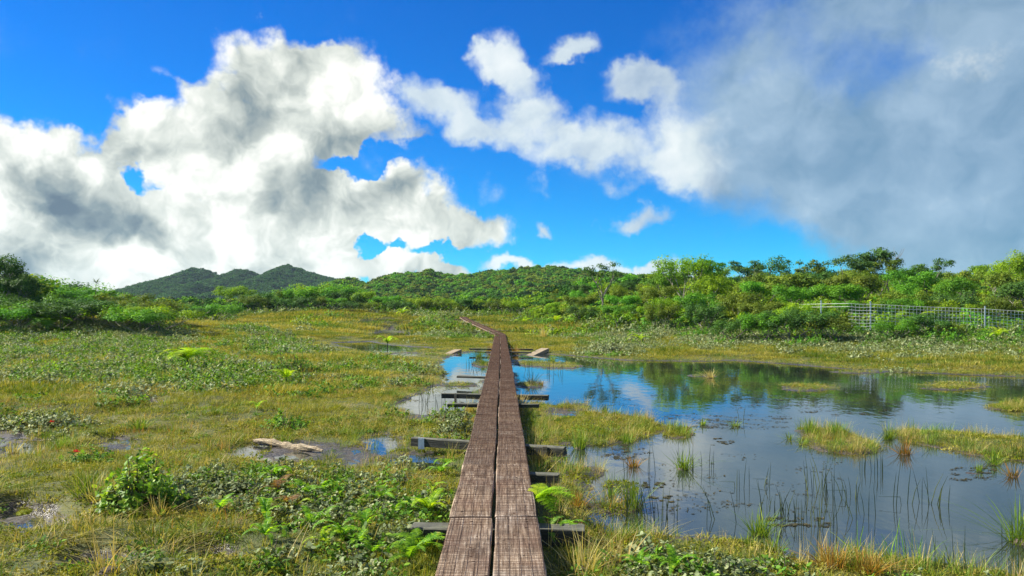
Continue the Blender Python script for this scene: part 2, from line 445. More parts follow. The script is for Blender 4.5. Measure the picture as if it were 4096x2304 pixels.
def leaf_arrays(P, T, N, length, width, tmpl):
    """place the leaf template at P, pointing along T with the face to N"""
    T = norm(T); B = norm(np.cross(T, N)); N2 = np.cross(B, T)
    L = np.asarray(length).reshape(-1, 1, 1); W = np.asarray(width).reshape(-1, 1, 1)
    V = P[:, None, :] + T[:, None, :] * (tmpl[None, :, 1:2] * L) + B[:, None, :] * (tmpl[None, :, 0:1] * W) + N2[:, None, :] * (tmpl[None, :, 2:3] * W)
    k = len(tmpl); n = len(P)
    F = (np.arange(n)[:, None] * k + np.arange(k)[None, :])
    return V.reshape(-1, 3), F


def join_arrays(parts):
    V = []; F = []; Tn = []; b = 0
    for v, f, t in parts:
        V.append(v); F += (np.asarray(f) + b).tolist(); Tn.append(t); b += len(v)
    return np.concatenate(V), F, np.concatenate(Tn)


# ------------------------------------------------------------------ materials
def new_mat(name):
    m = bpy.data.materials.new(name); m.use_nodes = True
    T = NT(m.node_tree); T.n.clear()
    out = T.new('ShaderNodeOutputMaterial')
    return m, T, out


def leaf_mat(name, stops, trans=0.4, rough=0.45, spec=0.35, spread=0.5, hue=0.04, back=None, val=0.35):
    m, T, out = new_mat(name)
    at_ = T.new('ShaderNodeAttribute', attribute_name='tint')
    oi = T.new('ShaderNodeObjectInfo')
    f = T.math('ADD', T.math('MULTIPLY', at_.outputs['Fac'], 1 - spread), T.math('MULTIPLY', oi.outputs['Random'], spread))
    c = T.ramp(f, stops)
    h = T.new('ShaderNodeHueSaturation'); T.l.new(c, h.inputs['Color'])
    T.put(h.inputs['Hue'], T.math('ADD', 0.5 - hue / 2, T.math('MULTIPLY', oi.outputs['Random'], hue)))
    T.put(h.inputs['Value'], T.math('ADD', 1 - val / 2, T.math('MULTIPLY', at_.outputs['Fac'], val)))
    c = h.outputs[0]
    p = T.new('ShaderNodeBsdfPrincipled'); p.inputs['Roughness'].default_value = rough; p.inputs['Specular IOR Level'].default_value = spec
    T.l.new(c, p.inputs['Base Color'])
    tr = T.new('ShaderNodeBsdfTranslucent')
    T.put(tr.inputs['Color'], T.mix(1.0, c, (1.25, 1.15, 0.5), 'MULTIPLY'))
    mx = T.new('ShaderNodeMixShader'); mx.inputs[0].default_value = trans
    T.l.new(p.outputs[0], mx.inputs[1]); T.l.new(tr.outputs[0], mx.inputs[2]); T.l.new(mx.outputs[0], out.inputs[0])
    return m


M = {}
M['turf'] = leaf_mat('turf_blades', [(0, (0.065, 0.128, 0.011)), (.35, (0.165, 0.220, 0.017)), (.65, (0.329, 0.302, 0.042)), (.88, (0.472, 0.371, 0.115)), (1, (0.472, 0.278, 0.115))], .38, .6, .15, .55)
M['turf_brown'] = leaf_mat('turf_blades_brown', [(0, (0.141, 0.165, 0.019)), (.4, (0.273, 0.265, 0.035)), (.75, (0.404, 0.342, 0.079)), (1, (0.404, 0.276, 0.079))], .35, .6, .15, .5)
M['turf_dark'] = leaf_mat('turf_blades_green', [(0, (0.035, 0.087, 0.011)), (.5, (0.092, 0.161, 0.015)), (1, (0.196, 0.254, 0.026))], .35, .6, .15, .55)
M['sedge'] = leaf_mat('sedge_blades', [(0, (0.041, 0.127, 0.015)), (.5, (0.133, 0.240, 0.018)), (.8, (0.256, 0.316, 0.036)), (1, (0.431, 0.419, 0.121))], .35, .55, .2, .35)
M['straw'] = leaf_mat('straw_blades', [(0, (.22, .21, .05)), (.5, (.44, .36, .12)), (1, (.6, .48, .22))], .35, .6, .2, .3)
M['rust_grass'] = leaf_mat('rust_blades', [(0, (.14, .15, .02)), (.5, (.30, .19, .035)), (1, (.42, .17, .04))], .35, .6, .2, .3)
M['rush'] = leaf_mat('rush_stems', [(0, (.015, .03, .012)), (.6, (.04, .065, .02)), (1, (.11, .12, .03))], .15, .5, .3, .3)
M['ohia'] = leaf_mat('grey_green_leaves', [(0, (0.094, 0.147, 0.053)), (.45, (0.212, 0.266, 0.118)), (.8, (0.354, 0.389, 0.201)), (.95, (0.425, 0.413, 0.153)), (1, (0.425, 0.189, 0.094))], .28, .62, .18, .35, .02)
M['ohia_green'] = leaf_mat('green_shrub_leaves', [(0, (0.042, 0.120, 0.014)), (.5, (0.120, 0.252, 0.024)), (1, (0.288, 0.408, 0.042))], .38, .6, .18, .4)
M['bush'] = leaf_mat('bright_bush_leaves', [(0, (.07, .21, .02)), (.5, (.18, .38, .03)), (1, (.40, .54, .05))], .42, .5, .25, .1)
M['fern'] = leaf_mat('fern_fronds', [(0, (0.060, 0.204, 0.014)), (.5, (0.168, 0.384, 0.018)), (.9, (0.396, 0.552, 0.036)), (1, (0.480, 0.384, 0.060))], .5, .45, .3, .4)
M['fern_yellow'] = leaf_mat('bright_fern_fronds', [(0, (0.220, 0.396, 0.017)), (.6, (0.374, 0.550, 0.022)), (1, (0.506, 0.605, 0.033))], .5, .45, .3, .2)
M['fern_brown'] = leaf_mat('dead_fern_fronds', [(0, (.10, .06, .03)), (.6, (.22, .13, .05)), (1, (.4, .2, .05))], .3, .6, .2, .3)
M['tree_green'] = leaf_mat('tree_leaves_green', [(0, (0.037, 0.135, 0.012)), (.45, (0.092, 0.259, 0.018)), (.8, (0.173, 0.370, 0.024)), (1, (0.320, 0.469, 0.037))], .4, .6, .18, .3)
M['tree_yellow'] = leaf_mat('tree_leaves_yellow_green', [(0, (.07, .18, .010)), (.45, (.17, .32, .012)), (.8, (.30, .42, .018)), (1, (.42, .47, .03))], .42, .6, .18, .3)
M['tree_olive'] = leaf_mat('tree_leaves_olive', [(0, (0.048, 0.102, 0.012)), (.5, (0.120, 0.192, 0.017)), (.85, (0.240, 0.288, 0.024)), (1, (0.360, 0.300, 0.036))], .35, .6, .18, .3)
M['tree_dark'] = leaf_mat('tree_leaves_dark', [(0, (0.025, 0.084, 0.020)), (.5, (0.063, 0.154, 0.025)), (1, (0.140, 0.252, 0.031))], .3, .6, .18, .3)
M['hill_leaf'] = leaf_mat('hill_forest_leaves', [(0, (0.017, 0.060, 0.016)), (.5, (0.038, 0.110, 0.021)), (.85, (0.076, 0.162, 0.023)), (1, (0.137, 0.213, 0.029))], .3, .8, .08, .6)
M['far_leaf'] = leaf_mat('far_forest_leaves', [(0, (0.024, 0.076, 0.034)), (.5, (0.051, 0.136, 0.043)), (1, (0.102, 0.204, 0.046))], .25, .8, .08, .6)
M['moss'] = leaf_mat('moss_cushion', [(0, (.12, .16, .008)), (.6, (.22, .25, .012)), (1, (.33, .30, .02))], .3, .7, .1, .3)


def plain_mat(name, stops, scale=8.0, rough=0.7, bump=0.3, stretch=(1, 1, 1), metallic=0.0, detail=6, spec=0.4, tinted=0.0):
    m, T, out = new_mat(name)
    tc = T.new('ShaderNodeTexCoord'); mp = T.new('ShaderNodeMapping'); mp.inputs['Scale'].default_value = stretch
    T.l.new(tc.outputs['Object'], mp.inputs[0])
    n = T.noise(mp.outputs[0], scale, detail, 0.6)
    f = n
    if tinted:
        at_ = T.new('ShaderNodeAttribute', attribute_name='tint')
        f = T.math('ADD', T.math('MULTIPLY', n, 1 - tinted), T.math('MULTIPLY', at_.outputs['Fac'], tinted))
    c = T.ramp(f, stops)
    p = T.new('ShaderNodeBsdfPrincipled'); p.inputs['Roughness'].default_value = rough; p.inputs['Metallic'].default_value = metallic
    p.inputs['Specular IOR Level'].default_value = spec
    T.l.new(c, p.inputs['Base Color'])
    if bump:
        b = T.new('ShaderNodeBump'); b.inputs['Strength'].default_value = bump; b.inputs['Distance'].default_value = 0.02
        T.l.new(n, b.inputs['Height']); T.l.new(b.outputs[0], p.inputs['Normal'])
    T.l.new(p.outputs[0], out.inputs[0])
    return m


M['bark'] = plain_mat('grey_bark', [(.3, (.10, .085, .065)), (.55, (.24, .21, .17)), (.75, (.4, .37, .32))], 6, .85, .5, (1, 1, .3))
M['twig'] = plain_mat('dark_twigs', [(.3, (.035, .025, .02)), (.7, (.11, .085, .06))], 9, .85, .2)
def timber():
    m, T, out = new_mat('weathered_timber_shaded_sides')
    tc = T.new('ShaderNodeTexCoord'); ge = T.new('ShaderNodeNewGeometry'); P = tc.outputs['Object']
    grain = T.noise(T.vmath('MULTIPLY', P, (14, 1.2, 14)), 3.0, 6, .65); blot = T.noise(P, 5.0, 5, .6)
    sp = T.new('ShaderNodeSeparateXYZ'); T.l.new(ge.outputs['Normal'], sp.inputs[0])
    wet = T.ramp(grain, [(.3, (.012, .014, .010)), (.55, (.035, .036, .026)), (.8, (.09, .085, .06))])  # side tone: the shade on the beam fronts put into the colour
    dry = T.ramp(grain, [(.3, (.035, .035, .025)), (.5, (.10, .10, .07)), (.75, (.25, .24, .18))])  # top tone: bleached wood, with the light from above painted in
    c = T.mix(T.math('MULTIPLY', T.smooth(sp.outputs[2], .5, .9), T.smooth(blot, .3, .55)), wet, dry)  # upward faces paler, sides darker: painted light and shade by normal
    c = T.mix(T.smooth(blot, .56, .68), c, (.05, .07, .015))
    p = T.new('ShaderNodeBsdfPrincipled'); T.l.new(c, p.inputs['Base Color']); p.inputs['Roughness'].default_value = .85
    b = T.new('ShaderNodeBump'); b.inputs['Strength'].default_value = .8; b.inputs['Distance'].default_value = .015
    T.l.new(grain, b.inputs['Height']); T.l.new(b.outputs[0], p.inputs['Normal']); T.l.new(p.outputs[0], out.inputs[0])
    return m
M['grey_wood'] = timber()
M['drift'] = plain_mat('bleached_driftwood', [(.3, (.14, .10, .06)), (.55, (.34, .27, .17)), (.75, (.5, .43, .3))], 7, .85, .7, (1, 8, 8))
M['zinc'] = plain_mat('galvanised_steel', [(.3, (.55, .58, .57)), (.7, (.8, .82, .8))], 20, .5, .05, metallic=0.1)
M['ribbon'] = plain_mat('pink_ribbon', [(.3, (.75, .10, .10)), (.7, (.85, .2, .18))], 10, .5, 0)
M['rust_wire'] = plain_mat('rusted_wire', [(.35, (.06, .032, .018)), (.6, (.13, .07, .04)), (.8, (.22, .14, .09))], 14, .7, .2, metallic=.2)
M['petal'] = leaf_mat('red_blossom', [(0, (.55, .02, .02)), (.6, (.75, .04, .04)), (1, (.8, .12, .08))], .3, .5, .3, .3, 0.0)


def wood_deck():
    m, T, out = new_mat('deck_timber')
    tc = T.new('ShaderNodeTexCoord'); oi = T.new('ShaderNodeObjectInfo')
    shift = T.new('ShaderNodeCombineXYZ'); T.put(shift.inputs[1], T.math('MULTIPLY', oi.outputs['Random'], 37.0))
    p0 = T.vmath('ADD', tc.outputs['Object'], shift.outputs[0])
    g = T.vmath('MULTIPLY', p0, (22.0, 1.0, 22.0))
    grain = T.noise(g, 3.0, 7, .65)
    patch = T.noise(p0, 2.6, 5, .6)
    fine = T.noise(p0, 60.0, 3, .6)
    c = T.ramp(T.math('ADD', T.math('MULTIPLY', grain, .75), T.math('MULTIPLY', fine, .25)), [(.30, (.022, .015, .010)), (.42, (.135, .085, .046)), (.54, (.285, .20, .125)), (.67, (.52, .43, .31))])
    rust = T.smooth(patch, .46, .64)
    c = T.mix(T.math('MULTIPLY', rust, .5), c, T.ramp(grain, [(.3, (.03, .012, .008)), (.55, (.12, .05, .028)), (.8, (.26, .14, .08))]))
    pale = T.smooth(T.noise(p0, 1.7, 4, .6), .56, .70)
    c = T.mix(T.math('MULTIPLY', pale, .5), c, T.ramp(grain, [(.3, (.10, .085, .06)), (.7, (.44, .39, .32))]))
    hs = T.new('ShaderNodeHueSaturation'); T.l.new(c, hs.inputs['Color'])
    T.put(hs.inputs['Value'], T.math('ADD', .85, T.math('MULTIPLY', oi.outputs['Random'], .5)))
    T.put(hs.inputs['Saturation'], T.math('ADD', .45, T.math('MULTIPLY', T.noise(p0, .9, 2, .5), .7)))
    stain = T.smooth(T.noise(T.vmath('MULTIPLY', p0, (1.0, .45, 1.0)), 4.5, 5, .65), .50, .66)
    c = T.mix(T.math('MULTIPLY', stain, .6), hs.outputs[0], (.045, .026, .016))
    crack = T.smooth(T.noise(T.vmath('MULTIPLY', p0, (60.0, .8, 60.0)), 1.6, 4, .6), .60, .68)
    c = T.mix(T.math('MULTIPLY', crack, .7), c, (.014, .010, .008))
    p = T.new('ShaderNodeBsdfPrincipled'); T.l.new(c, p.inputs['Base Color'])
    p.inputs['Roughness'].default_value = .82; p.inputs['Specular IOR Level'].default_value = .2
    b = T.new('ShaderNodeBump'); b.inputs['Strength'].default_value = .7; b.inputs['Distance'].default_value = .012
    T.l.new(T.math('ADD', grain, T.math('MULTIPLY', fine, .5)), b.inputs['Height']); T.l.new(b.outputs[0], p.inputs['Normal'])
    T.l.new(p.outputs[0], out.inputs[0])
    return m
M['deck'] = wood_deck()


def ground_mat():
    m, T, out = new_mat('bog_ground')
    tc = T.new('ShaderNodeTexCoord'); P = tc.outputs['Object']
    n1 = T.noise(P, .35, 5, .6); n2 = T.noise(P, 3.5, 6, .65); n3 = T.noise(P, 22, 5, .65)
    f = T.math('ADD', T.math('MULTIPLY', n1, .45), T.math('ADD', T.math('MULTIPLY', n2, .3), T.math('MULTIPLY', n3, .25)))
    c = T.ramp(f, [(.34, (.02, .03, .006)), (.44, (.05, .065, .010)), (.54, (.09, .095, .016)), (.62, (.14, .12, .03)), (.72, (.16, .10, .04))])
    at_ = T.new('ShaderNodeAttribute', attribute_name='mud')
    mudc = T.ramp(n3, [(.3, (.025, .021, .017)), (.55, (.065, .055, .044)), (.75, (.13, .11, .085))])
    k = T.smooth(T.math('ADD', at_.outputs['Fac'], T.math('MULTIPLY', T.math('SUBTRACT', n2, .5), .8)), .35, .6)
    c = T.mix(k, c, mudc)
    p = T.new('ShaderNodeBsdfPrincipled'); T.l.new(c, p.inputs['Base Color'])
    wet = T.math('SUBTRACT', .85, T.math('MULTIPLY', k, T.math('MULTIPLY', T.smooth(n2, .42, .58), .6)))
    T.put(p.inputs['Roughness'], wet)
    b = T.new('ShaderNodeBump'); b.inputs['Strength'].default_value = .8; b.inputs['Distance'].default_value = .03
    T.l.new(T.math('ADD', n3, T.math('MULTIPLY', n2, 1.0)), b.inputs['Height']); T.l.new(b.outputs[0], p.inputs['Normal'])
    T.l.new(p.outputs[0], out.inputs[0])
    return m
M['ground'] = ground_mat()


def water_mat():
    m, T, out = new_mat('bog_water')
    tc = T.new('ShaderNodeTexCoord'); P = tc.outputs['Object']
    p = T.new('ShaderNodeBsdfPrincipled')
    T.l.new(T.ramp(T.noise(P, .5, 4, .6), [(.35, (.012, .018, .016)), (.65, (.03, .036, .026))]), p.inputs['Base Color'])
    p.inputs['Roughness'].default_value = .015; p.inputs['IOR'].default_value = 1.72
    st = T.vmath('MULTIPLY', P, (1.0, .5, 1.0))
    n = T.math('ADD', T.noise(st, 5, 3, .5), T.math('MULTIPLY', T.noise(st, 1.2, 2, .5), 1.5))
    b = T.new('ShaderNodeBump'); b.inputs['Strength'].default_value = .045; b.inputs['Distance'].default_value = .05
    T.l.new(n, b.inputs['Height']); T.l.new(b.outputs[0], p.inputs['Normal'])
    T.l.new(p.outputs[0], out.inputs[0])
    return m
M['water'] = water_mat()
M['hill_soil'] = plain_mat('hill_undergrowth', [(.3, (.012, .028, .010)), (.55, (.03, .06, .014)), (.75, (.07, .09, .02))], .15, .9, .5)

# ------------------------------------------------------------------ large structure: ground, water, hills
def build_ground():
    ds = [7.0]
    while ds[-1] < 62: ds.append(ds[-1] * 1.0072)
    while ds[-1] < 1500: ds.append(ds[-1] * 1.035)
    ds = np.array(ds); an = np.radians(np.linspace(-60, 60, 560))
    D, A = np.meshgrid(ds, an, indexing='ij')
    X = D * np.sin(A); Y = D * np.cos(A) - 8
    h, s, mud = terrain(X, Y, 2)
    V = np.stack([X, Y, h], -1).reshape(-1, 3)
    r, c = X.shape
    i = np.arange(r - 1)[:, None] * c + np.arange(c - 1)[None, :]
    F = np.stack([i, i + 1, i + 1 + c, i + c], -1).reshape(-1, 4)
    F = F[:, ::-1]
    me = mesh_from('ground', V, F, None, True)
    a = me.attributes.new('mud', 'FLOAT', 'POINT'); a.data.foreach_set('value', mud.reshape(-1).astype(np.float32))
    link('ground', me, M['ground'], kind='structure', label='open bog ground of turf, mud and low hummocks', category='ground')
build_ground()

wm = mesh_from('water', [(-30, 2.2, 0), (34, 2.2, 0), (40, 60, 0), (-30, 60, 0)], [(0, 1, 2, 3)])
link('water', wm, M['water'], kind='structure', label='still dark water of the bog pools reflecting the sky', category='water')


def hill(name, Y0, prof, front, back, seed, label, noise_amp):
    pr = np.array(prof, float)
    an = np.linspace(pr[0, 0], pr[-1, 0], 260)
    ts = np.concatenate([np.linspace(0, 1, 46), np.linspace(1, 2, 16)[1:]])
    Px, Ts = np.meshgrid(an, ts, indexing='ij')
    top = CAMZ + Y0 * (HY - np.interp(Px, pr[:, 0], pr[:, 1])) / FPX
    Y = np.where(Ts <= 1, Y0 - front * (1 - Ts), Y0 + back * (Ts - 1))
    X = (Px - CXP) / FPX * Y0 + 0 * Y
    k = np.where(Ts <= 1, Ts * Ts * (3 - 2 * Ts) * .55 + Ts * .45, 1 - sstep(Ts, 1, 2))
    n = fbm(X, Y * .5, 6.0 / front, 4, seed)
    n = (n * .8 + .8 * fbm(X + Y * .25, Y * .18, 16.0 / front, 3, seed + 5)) * (1.15 - np.clip(Ts, 0, 1)); k = np.where(Ts <= 1, Ts ** 1.35, k)
    Z = -4 + (top + 4) * np.clip(k + (n * .55) * np.clip(np.sin(np.pi * np.clip(Ts, 0, 1)), 0, 1), 0, 1.05) + noise_amp * n * (Ts > .05)
    V = np.stack([X, Y, Z], -1).reshape(-1, 3)
    r, c = X.shape
    i = np.arange(r - 1)[:, None] * c + np.arange(c - 1)[None, :]
    F = np.stack([i, i + c, i + 1 + c, i + 1], -1).reshape(-1, 4)
    me = mesh_from(name, V, F, None, True)
    link(name, me, M['hill_soil'], kind='structure', label=label, category='hill')
    return X, Y, Z

RIDGE = hill('far_ridge', 650, [(p, 1138 + (q - 1138) * 1.5) for p, q in [(60, 1190), (300, 1170), (470, 1162), (560, 1146), (620, 1132), (690, 1118), (740, 1106), (785, 1095), (830, 1108), (870, 1123),
             (900, 1116), (955, 1100), (1000, 1107), (1030, 1121), (1080, 1112), (1130, 1092), (1160, 1089), (1200, 1102), (1260, 1114), (1330, 1126), (1400, 1130),
             (1460, 1140), (1560, 1165), (1800, 1190)]], 260, 200, 3, 'dark blue green wooded ridge with three peaks on the horizon', 3.0)
HILL = hill('wooded_hill', 300, [(1100, 1190), (1290, 1165), (1340, 1140), (1362, 1128), (1388, 1121), (1420, 1131), (1452, 1142), (1490, 1136), (1530, 1121), (1560, 1109), (1620, 1104), (1690, 1099),
            (1716, 1090), (1742, 1098), (1762, 1109), (1850, 1111), (1900, 1107), (1960, 1094), (2080, 1081), (2150, 1078), (2220, 1079), (2300, 1087), (2400, 1099),
            (2460, 1102), (2560, 1110), (2700, 1122), (2900, 1135), (3400, 1150)], 150, 120, 8, 'long green wooded hill behind the end of the boardwalk', 1.5)

# ------------------------------------------------------------------ foliage generators
def blades(n, rad, h0, h1, width, seed, lean=0.5, segs=3, curl=0.5):
    r = np.random.default_rng(seed)
    rr = rad * np.sqrt(r.random(n)); th = r.random(n) * 2 * np.pi
    base = np.stack([rr * np.cos(th), rr * np.sin(th), np.full(n, -0.015)], -1)
    H = r.uniform(h0, h1, n)
    da = th + r.normal(0, .9, n)
    out = np.stack([np.cos(da), np.sin(da), 0 * da], -1)
    ln = np.abs(r.normal(0, lean, n)) * (0.35 + rr / max(rad, 1e-3))
    side = np.stack([-np.sin(da + r.normal(0, .6, n)), np.cos(da), 0 * da], -1)
    V = []; tt = np.linspace(0, 1, segs + 1)
    for t in tt[:-1]:
        c = base + out * (ln * H * (t + curl * t * t))[:, None] + np.array([0, 0, 1.0]) * (H * (t - .25 * ln * t * t))[:, None]
        wv = side * (width * (1 - t * .75) * .5)
        V += [c - wv, c + wv]
    V.append(base + out * (ln * H * (1 + curl))[:, None] + np.array([0, 0, 1.0]) * (H * (1 - .25 * ln))[:, None])
    V = np.stack(V, 1); k = V.shape[1]
    F = []
    b = np.arange(n) * k
    faces = []
    for s_ in range(segs - 1):
        faces.append(np.stack([b + 2 * s_, b + 2 * s_ + 1, b + 2 * s_ + 3, b + 2 * s_ + 2], -1))
    tri = np.stack([b + 2 * segs - 2, b + 2 * segs - 1, b + 2 * segs], -1)
    Fl = [x for f in faces for x in f.tolist()] + tri.tolist()
    return V.reshape(-1, 3), Fl, np.repeat(r.random(n), k)


def tuft_mesh(name, *a, mat='turf', **k):
    v, f, t = blades(*a, **k)
    me = mesh_from(name, v, f, t); me.materials.append(M[mat])
    return me


def shrub_mesh(name, seed, tips, rad, height, leaf, per, mat, tmpl=LEAF6, stems=True, aspect=.55):
    """low shrub: leaf rosettes on twig tips spread over a low dome"""
    r = np.random.default_rng(seed)
    rr = rad * np.sqrt(r.random(tips)); th = r.random(tips) * 2 * np.pi
    lump = .72 + .42 * np.sin(th * 3 + seed) * (rr / rad) + .25 * np.sin(th * 5 + seed * 2.1 + rr / rad * 3)
    z = height * (0.32 + 0.68 * (1 - (rr / rad) ** 2)) * r.uniform(.35, 1.05, tips) * np.clip(lump, .45, 1.15)
    rr = rr * (1 + .25 * np.sin(th * 4 + seed * 1.7))
    C = np.stack([rr * np.cos(th), rr * np.sin(th), z], -1)
    P = np.repeat(C, per, 0); n = len(P)
    axis = norm(np.stack([C[:, 0] / rad * .6 + r.normal(0, .25, tips), C[:, 1] / rad * .6 + r.normal(0, .25, tips), np.ones(tips)], -1))
    ax = np.repeat(axis, per, 0)
    rv = norm(np.cross(ax, r.normal(size=(n, 3))))
    el = r.uniform(-.1, 1.0, n)[:, None]
    T_ = norm(rv + ax * el)
    N_ = norm(ax + r.normal(0, .2, (n, 3)) - T_ * .2)
    L = leaf * r.uniform(.6, 1.15, n)
    P = P - ax * (r.random(n) * leaf * 1.3)[:, None]
    v, f = leaf_arrays(P, T_, N_, L, L * aspect * 1.1, tmpl)
    me = mesh_from(name, v, f, np.repeat(r.random(n) ** 1.3, len(tmpl)))
    me.materials.append(M[mat])
    tw = None
    if stems:
        mb = MB()
        for c in C[::2]:
            b = Vector((c[0] * .25, c[1] * .25, -.02)); c = Vector(c)
            mid = b.lerp(c, .55) + Vector((random.uniform(-.1, .1) * rad, random.uniform(-.1, .1) * rad, -.08 * height))
            mb.tube([b, mid, c], [leaf * .12, leaf * .09, leaf * .05], 4, .5)
        tw = mb.mesh(name + '_stems'); tw.materials.append(M['twig'])
    return me, tw


def crown_cloud(name, seed, clumps, R, flat, leaf, per, mat):
    """far-off crown: leaf-sized faces in clumps round a low dome"""
    r = np.random.default_rng(seed)
    d = norm(r.normal(size=(clumps, 3))); d[:, 2] = np.abs(d[:, 2]) * 1.0 - .15
    C = d * np.array([R, R, R * flat]) * r.uniform(.65, 1.0, (clumps, 1)) + np.array([0, 0, R * .35])
    P = np.repeat(C, per, 0); n = len(P)
    u = norm(r.normal(size=(n, 3))) * (r.random((n, 1)) ** .4) * np.array([.42, .42, .26]) * R * .8
    P = P + u
    N_ = norm(u + np.array([0, 0, .35 * R]) + r.normal(0, .2 * R, (n, 3)))
    T_ = norm(np.cross(N_, r.normal(size=(n, 3))))
    L = leaf * r.uniform(.7, 1.3, n)
    v, f = leaf_arrays(P, T_, N_, L, L * .75, LEAF4)
    tint = np.clip(np.repeat(np.repeat(r.random(clumps), per) * .5 + r.random(n) * .5, 4), 0, 1)
    me = mesh_from(name, v, f, tint); me.materials.append(M[mat])
    return me


def tree_meshes(name, seed, H, spread, mat, trunk_r=.06, limbs=4, leaf=.075, per=120, clump=.38, flat=.55, fork=.32, bare=0.0, levels=2, lean=0.0):
    r = random.Random(seed); nr = np.random.default_rng(seed)
    wood = MB(); tips = []
    def branch(p, d, L, rad, lev):
        pts = [p]; rs = [rad]; q = p.copy(); dd = d.copy(); n = 4
        for i in range(n):
            dd = (dd + Vector((r.uniform(-.28, .28), r.uniform(-.28, .28), r.uniform(-.05, .22)))).normalized()
            q = q + dd * (L / n); pts.append(q.copy()); rs.append(rad * (1 - .6 * (i + 1) / n))
        wood.tube(pts, rs, 6 if lev == 0 else 4, r.random())
        if lev >= levels:
            tips.append((q.copy(), dd.copy())); 
            if r.random() < .7: tips.append((pts[-2].copy(), dd.copy()))
            return
        k = r.randint(2, 4)
        for j in range(k):
            t = 2 * math.pi * (j + r.random() * .7) / k
            side = Vector((math.cos(t), math.sin(t), 0))
            nd = (dd * r.uniform(.55, .9) + side * r.uniform(.5, .95) + Vector((0, 0, .2))).normalized()
            branch(pts[-1] if j else pts[-2], nd, L * r.uniform(.55, .8), rs[-1] * .95 + .003, lev + 1)
    p = Vector((0, 0, -.1)); pts = [p.copy()]; rs = [trunk_r * 1.35]
    dd = Vector((lean, r.uniform(-.12, .12), 1)).normalized(); hh = H * fork
    for i in range(4):
        dd = (dd + Vector((r.uniform(-.2, .2), r.uniform(-.2, .2), .1))).normalized(); p = p + dd * hh / 4; pts.append(p.copy()); rs.append(trunk_r * (1 - .1 * i))
    wood.tube(pts, rs, 7, r.random())
    for j in range(limbs):
        t = 2 * math.pi * (j + r.random() * .5) / limbs
        nd = (Vector((math.cos(t), math.sin(t), 0)) * spread + Vector((0, 0, 1)) + Vector((lean * .6, 0, 0))).normalized()
        branch(pts[-1] if j % 2 == 0 else pts[-2], nd, H * (1 - fork) * r.uniform(.5, .62), trunk_r * .62, 1)
    wm_ = wood.mesh(name + '_trunk'); wm_.materials.append(M['bark'])
    tp = [t for t in tips if r.random() >= bare]
    if not tp: return wm_, None
    C = np.array([list(t[0]) for t in tp]); nC = len(C)
    P = np.repeat(C, per, 0); n = len(P)
    sc = np.repeat(nr.uniform(.7, 1.25, nC), per)[:, None]
    u = norm(nr.normal(size=(n, 3))) * (nr.random((n, 1)) ** .45) * np.array([1, 1, flat]) * clump * sc
    P = P + u + np.array([0, 0, clump * .25])
    N_ = norm(u + np.array([0, 0, .5 * clump]) + nr.normal(0, .3 * clump, (n, 3)))
    T_ = norm(np.cross(N_, nr.normal(size=(n, 3))))
    L = leaf * nr.uniform(.65, 1.3, n)
    v, f = leaf_arrays(P, T_, N_, L, L * .62, LEAF4)
    tint = np.repeat(np.clip(np.repeat(nr.random(nC), per) * .45 + nr.random(n) * .55, 0, 1), 4)
    lm = mesh_from(name + '_crown', v, f, tint); lm.materials.append(M[mat])
    return wm_, lm


def frond_mesh(name, seed, L, W, pairs, mat, droop=1.0, rise=.9, bip=False, curl=0.0):
    """one arching fern frond with leaflets on both sides of its midrib, growing along +X from the origin"""
    r = random.Random(seed)
    v = []; f = []; t = []
    mb = MB(); n = 14; mid = []
    ang = math.atan(rise); q = Vector((0, 0, 0))
    for i in range(n + 1):
        mid.append(q.copy())
        s = i / n
        a = ang - droop * s * 1.7 - curl * s ** 4
        q = q + Vector((math.cos(a), r.uniform(-.04, .04), math.sin(a))) * (L / n)
    mb.tube(mid, [L * .012 * (1 - .75 * i / n) for i in range(n + 1)], 4, .35)
    v += mb.v; f += mb.f; t += mb.t
    def quad(p, d, nrm_, l, w, tn):
        d = d.normalized(); s_ = d.cross(nrm_).normalized()
        b = len(v)
        for (x, y, z) in ((-.5, .0, 0), (-.55, .35, .03), (-.1, 1, -.1), (.1, 1, -.1), (.55, .35, .03), (.5, 0, 0)):
            k = p + s_ * (x * w) + d * (y * l) + nrm_ * (z * l); v.append((k.x, k.y, k.z)); t.append(tn)
        f.append([b + i for i in range(6)])
    for i in range(pairs):
        s = .08 + .92 * (i + .5) / pairs
        x = s * n; k = min(int(x), n - 1); p = mid[k].lerp(mid[k + 1], x - k)
        tan = (mid[k + 1] - mid[k]).normalized(); up = Vector((0, 1, 0)).cross(tan) * -1
        if up.z < 0 and s < .5: up = -up
        prof = (math.sin(math.pi * min(1, s ** .62 * .93 + .07)) ** .8) * W
        for sd in (-1, 1):
            d = (Vector((0, sd, 0)) + tan * .35 + up * r.uniform(-.1, .25)).normalized()
            tn = min(1, max(0, r.gauss(.5, .25)))
            if not bip:
                quad(p, d, up, prof, L / pairs * .78, tn)
            else:
                m = 7
                for j in range(m):
                    sj = (j + .4) / m
                    pj = p + d * (prof * sj) - up * (prof * .18 * sj * sj)
                    lj = prof * .30 * (1 - sj * .8)
                    for s2 in (-1, 1):
                        d2 = (tan * s2 + d * .6).normalized()
                        quad(pj, d2, up, lj, prof / m * .62, tn)
    me = mesh_from(name, v, f, t); me.materials.append(M[mat])
    return me


